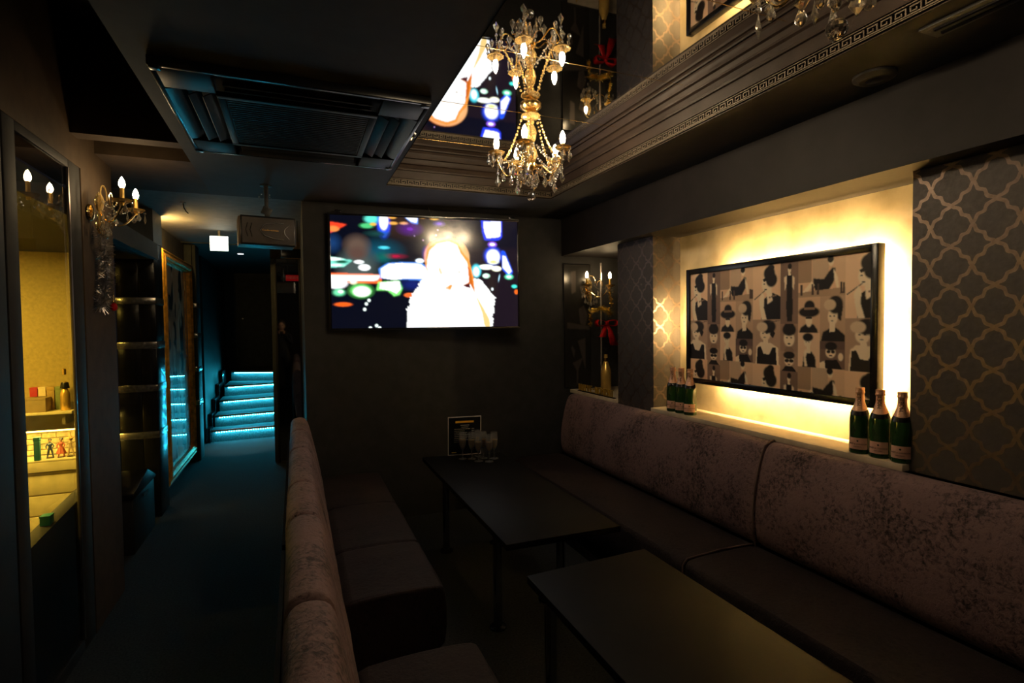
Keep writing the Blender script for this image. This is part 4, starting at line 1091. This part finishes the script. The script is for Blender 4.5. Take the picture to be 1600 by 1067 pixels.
MB().cbox((.131, .0, .36), (.006, .12, .02)).build('handle', M_steel, bn)

# stairs: five treads, risers, cyan dot strips
ys_ = [(8.435, 8.487), (8.66, 8.80), (9.03, 9.24), (9.50, 9.69), (10.30, 9.95)]
stp = thing('staircase', 'five dark carpeted steps with cyan dotted light strips under red brown nosings', 'stairs', (-.71, 8.46, 0))
ox, oy = -.71, 8.46; xl, xr = -1.11, -.255; rise = .17
M_step = mat('dark carpeted step', (.06, .065, .065), .85, var=.3, scale=60, bump=.3)
for i, (yl, yr) in enumerate(ys_):
    z0, z1 = i*rise, (i+1)*rise
    if i < 4: nl, nr = ys_[i+1]
    else: nl, nr = 10.93, 10.93
    xa = xl+.02*i
    P = lambda x, y: (x-ox, y-oy)
    MB().prism([P(xa, yl+.03), P(xr, yr+.03), P(xr, nr+.03), P(xa, nl+.03)], 'xy', 0 if i == 0 else z0-.02, z1-.03).build('riser', M_step, stp)
    MB().prism([P(xa, yl+.025), P(xr, yr+.025), P(xr, nr+.03), P(xa, nl+.03)], 'xy', z1-.03, z1).build('tread', M_step, stp)
    MB().prism([P(xa, yl-.005), P(xr, yr-.005), P(xr, yr+.025), P(xa, yl+.025)], 'xy', z1-.028, z1+.001).build('nosing', M_wood, stp, bevel=.003)
    dots = MB(); nn = 26
    for k in range(nn):
        t_ = (k+.5)/nn*.94+.06; x = xa+(xr-xa)*t_; y = yl+(yr-yl)*t_
        dots.cbox((x-ox, y-oy+.006, z1-.034), (.010, .012, .010))
    stuff(dots.build('led_dots', M_cyan, stp))
MB().prism([(-.64+oy-oy, 0), (0, 0), (0, .02)], 'yz', 0, .001) 
sk = thing('stair_stringer', 'stepped black skirting block along the left side of the stairs', 'skirting', (-1.15, 8.40, 0))
for i in range(5): MB().box((-.018, [0, .22, .58, 1.05, 1.5][i], 0), (.036, [.24, .60, 1.07, 1.52, 2.4][i], rise*(i+1)+.03)).build('step_block', M_black, sk, bevel=.003)

# ================================================================== the bar behind the glazed opening
bw = slab('wall_bar', M_yellow, ((-3.0, 5.0, 1.05), (-1.52, 5.1, 2.6)))
slab('wall_bar_side', M_cream, ((-3.1, 2.5, 0), (-3.0, 5.3, 2.6)))
slab('wall_bar_lower', M_greybox, ((-3.0, 5.0, .845), (-1.52, 5.1, 1.05)))
slab('wall_bar_niche', M_greybox, ((-3.0, 5.22, 0), (-1.52, 5.3, .9)))
slab('wall_bar_end', M_greybox, ((-3.0, 2.4, 0), (-1.2, 2.5, 2.6)))
slab('ceiling_bar', M_ceil, ((-3.1, 2.4, 2.17), (-1.05, 5.3, 2.3)))
nb = bpy.data.objects['wall_bar_niche']
rr = random.Random(11)
for r_ in range(5):
    x = -2.05+(r_ % 2)*.045
    while x < -1.54:
        MB().box((x, 5.165-rr.random()*.006, .635+r_*.042), (min(x+.086, -1.522), 5.22, .635+r_*.042+.038)).build('brick', M_brick, nb, bevel=.004); x += .09
shf = thing('display_shelf', 'cream shelf ledge with lit niche seen through the glazed opening on the left', 'shelf', (-2.1, 5.0, .63))
MB().box((-.8, -.05, -.012), (.57, .16, 0)).build('board', M_cream, shf, bevel=.002)
MB().box((-.8, -.05, -.085), (.57, -.03, -.014)).build('apron', M_cream, shf, bevel=.002)
MB().box((-.8, .0, .205), (.57, .02, .213)).build('light_bar', M_barlight, shf)
cbn = thing('bar_cabinet', 'cream drawer cabinet below the lit niche in the bar', 'cabinet', (-2.1, 4.98, 0))
MB().box((-.8, .02, 0), (.57, .22, .53)).build('body', M_cream, cbn)
for k in range(3): MB().box((-.8, -.002+.0, .06+.155*k), (.57, .02, .205+.155*k)).build('drawer', M_cream, cbn, bevel=.006)
ledge = thing('wall_ledge', 'narrow cream ledge carrying boxes and a bottle above the niche', 'shelf', (-2.1, 5.0, 1.0))
MB().box((-.8, -.16, -.02), (.57, 0, 0)).build('board', M_cream, ledge, bevel=.003)
for k in (-.5, .1, .50): MB().box((k, -.13, -.10), (k+.02, 0, -.02)).build('bracket', M_greybox, ledge)
def boxth(label, loc, d_, m, nm='carton'):
    t = thing(nm, label, 'box', loc)
    MB().box((-d_[0]/2, -d_[1]/2, 0), (d_[0]/2, d_[1]/2, d_[2])).build('body', m, t, bevel=.003)
    MB().box((-d_[0]/2-.001, -d_[1]/2-.001, d_[2]*.86), (d_[0]/2+.001, d_[1]/2+.001, d_[2]+.002)).build('lid', m, t, bevel=.001)
boxth('brown cardboard carton at the left end of the bar ledge', (-1.76, 4.90, 1.0), (.15, .10, .10), M_kraft)
cols = [((.45, .03, .04), 'red'), ((.75, .62, .42), 'pale cream'), ((.40, .26, .08), 'brown'), ((.20, .25, .10), 'olive green')]
for i, (c_, nm) in enumerate(cols):
    boxth(nm+' small box in the row behind the brown carton', (-1.79+.05*i, 4.975-.0*i, 1.0 if i > 1 else 1.104), (.045, .045, .17 if i > 1 else .066), mat(nm+' card', c_, .6), 'small_box')
cb = bottle('gold champagne bottle with black ribbon on the lit bar ledge', green=False, h=.21); cb.location = (-1.592, 4.92, 1.0)
# three figurines in the niche: one continuous body each, with base
def figurine(label, x, coatm, skirt=False, hat=False):
    t = thing('figurine', label, 'figurine', (x, 5.03, .6305))
    MB().lathe([(.024, 0), (.024, .005)], 18).build('base', M_black, t)
    b = MB()
    for s in (-1, 1):
        b.tube([(s*.018, 0, .004), (s*.014, 0, .035), (s*.007, 0, .068)], [.0045, .006, .008], 8)
        b.tube([(s*.012, 0, .108), (s*.024, -.004, .090), (s*.018, -.014, .075)], [.0055, .0045, .0035], 8)
    b.lathe([(.010, .062), (.013, .072), (.010, .085), (.015, .104), (.010, .113), (.005, .117), (.005, .122)], 12)
    b.build('body', coatm, t, smooth=True)
    MB().sph((0, 0, .131), .0105, 12, 8, (1, 1, 1.15)).build('head', mat('figure skin', (.65, .42, .25), .5), t, smooth=True)
    hr = MB().sph((0, .003, .136), .0125, 12, 8, (1, 1, .9))
    if hat: hr.lathe([(.026, .140), (.026, .142), (.012, .144), (.010, .154), (.001, .156)], 16)
    hr.build('hair', mat('figure hair', (.45, .30, .10) if hat else (.02, .02, .03), .5), t, smooth=True)
    if skirt: MB().lathe([(.030, .030), (.022, .055), (.012, .078), (.011, .080)], 16, flute=.1).build('skirt', mat('red cloth', (.45, .10, .06), .6), t, smooth=True)
figurine('small dark figurine standing with legs apart in the niche', -1.731, mat('dark blue suit', (.03, .05, .10), .5))
figurine('small figurine in a red skirt in the lit niche', -1.664, mat('red jacket', (.45, .10, .06), .5), skirt=True)
figurine('small pale figurine with a hat at the right of the niche', -1.605, mat('pale tan suit', (.55, .42, .25), .5), hat=True)
ctr = thing('low_partition', 'dark low partition with a sloping top edge just inside the glazed opening', 'partition', (-1.12, 3.2, 0))
MB().prism([(-.50, 0), (.48, 0), (.48, .70), (-.50, .62)], 'yz', -.03, .03).build('panel', M_blackmatt, ctr)
MB().prism([(-.50, .62), (.48, .70), (.48, .712), (-.50, .632)], 'yz', -.034, .034).build('top_rail', M_blackmatt, ctr, bevel=.002)
boxth('small teal box resting on the low partition at the left of the glazed opening', (-1.12, 3.185, .668), (.04, .05, .045), mat('teal card', (.03, .28, .27), .5), 'teal_box')
boxth('upright teal box at the left end of the lit niche', (-1.785, 4.968, .6305), (.035, .03, .17), mat('dark teal card', (.02, .12, .12), .5), 'teal_box')
lamp('bar_light', 'AREA', (-2.2, 3.75, 2.15), 80, (1, .66, .09), .6)
S.frame_set(1)

# near chandelier burns lower: its bulbs carry their own material
M_dim = mat('glowing warm bulb low', (1, .8, .5), .3, emit=(1, .77, .48), estr=BULB*.5)
for o in list(C.objects):
    if o.name.startswith('bulb') and o.parent and o.parent.parent == ch2:
        o.data = o.data.copy(); o.data.materials[0] = M_dim
# red sign hanging in the corridor, its face towards the stairs (seen in the tall mirror)
rs = thing('hanging_sign', 'red sign with pale lettering hung in the corridor behind the loudspeaker', 'sign', (-.02, 5.45, 2.24))
MB().box((-.085, 0, 0), (.085, .012, .085)).build('board', M_black, rs, bevel=.002)
MB().box((-.083, .012, .002), (.083, .0135, .083)).build('face', mat('red sign face', (.5, .01, .015), .5, emit=(.5, .005, .01), estr=.5), rs)
b = text_mb('別館受付', .042, .0008); xf(b, Matrix(((-1, 0, 0), (0, 0, 1), (0, 1, 0))).to_4x4())
b.build('lettering', mat('pale print', (.8, .6, .5), .5), rs, loc=(0, .0145, .045))
for x in (-.06, .06): MB().box((x-.003, .003, .085), (x+.003, .009, .35)).build('hanger', M_blackmatt, rs)
# the photographer, standing in the corridor beside the near sofa, seen only in the tall mirror
M_cloth = mat('black clothing', (.012, .012, .014), .8); M_skin = mat('skin', (.52, .30, .20), .5)
per = thing('person', 'person in black clothes raising a camera beside the near sofa, reflected in the tall mirror', 'person', (-.30, -.30, 0))
def skinned(name, verts, edges, radii, m, root=0, lv=2):
    me = bpy.data.meshes.new(name); me.from_pydata(verts, edges, []); o = bpy.data.objects.new(name, me); C.objects.link(o); o.parent = per
    md = o.modifiers.new('skin', 'SKIN'); md.use_smooth_shade = True
    sv = me.skin_vertices[0].data if me.skin_vertices else None
    if sv is None:
        bm = bmesh.new(); bm.from_mesh(me); bm.verts.layers.skin.verify(); bm.to_mesh(me); bm.free(); sv = me.skin_vertices[0].data
    for i, r_ in enumerate(radii): sv[i].radius = (r_, r_) if not isinstance(r_, tuple) else r_
    sv[root].use_root = True
    ss = o.modifiers.new('sub', 'SUBSURF'); ss.levels = lv; ss.render_levels = lv
    me.materials.append(m); return o
V = [(0,0,.95),(0,0,1.12),(0,0,1.32),(0,.01,1.43),(0,.015,1.50),
     (-.10,0,.90),(-.11,.01,.50),(-.11,-.02,.09),(-.11,.12,.035),(.10,0,.90),(.11,.01,.50),(.11,-.02,.09),(.11,.12,.035),
     (-.18,0,1.40),(-.24,.06,1.16),(-.05,.15,1.44),(.18,0,1.40),(.22,.05,1.16),(.07,.15,1.44)]
E_ = [(0,1),(1,2),(2,3),(3,4),(0,5),(5,6),(6,7),(7,8),(0,9),(9,10),(10,11),(11,12),(3,13),(13,14),(14,15),(3,16),(16,17),(17,18)]
R_ = [(.15,.11),(.13,.10),(.16,.11),(.11,.08),.055,.095,.062,.042,.035,.095,.062,.042,.035,.055,.042,.028,.055,.042,.028]
skinned('body', V, E_, R_, M_cloth)
hd = MB().sph((0, .035, 1.62), .098, 20, 16, (.78, .95, 1.18)).sph((0, .133, 1.605), .014, 8, 6, (.8, 1, 1.5))
for sx in (-1, 1): hd.sph((sx*.077, .03, 1.61), .022, 8, 6, (.4, .8, 1.3))
hd.tube([(0, .012, 1.46), (0, .018, 1.55)], .05, 12)
hd = hd.build('head', M_skin, per, smooth=True)
for sx in (-1, 1): MB().sph((sx*.03, .122, 1.63), .009, 8, 6).build('eye', M_ink, hd, smooth=True)
MB().tube([(-.022, .124, 1.565), (0, .130, 1.562), (.022, .124, 1.565)], .004, 6).build('mouth', mat('lips', (.35, .10, .09), .5), hd)
MB().sph((0, .012, 1.655), .104, 20, 14, (.84, .98, 1.0)).build('hair', M_ink, per, smooth=True)
for sx in (-1, 1):
    hnd = MB().sph((sx*.055, .165, 1.465), .034, 12, 8, (.8, .9, 1.15))
    for k in range(4): hnd.tube([(sx*.062, .175, 1.488-.017*k), (sx*.060, .205, 1.492-.017*k), (sx*(.040-.002*k), .222, 1.492-.017*k)], [.0085, .008, .0065], 8)
    hnd.tube([(sx*.045, .155, 1.48), (sx*.030, .150, 1.505), (sx*.018, .165, 1.515)], [.010, .009, .007], 8)
    hnd.build('hand', M_skin, per, smooth=True)
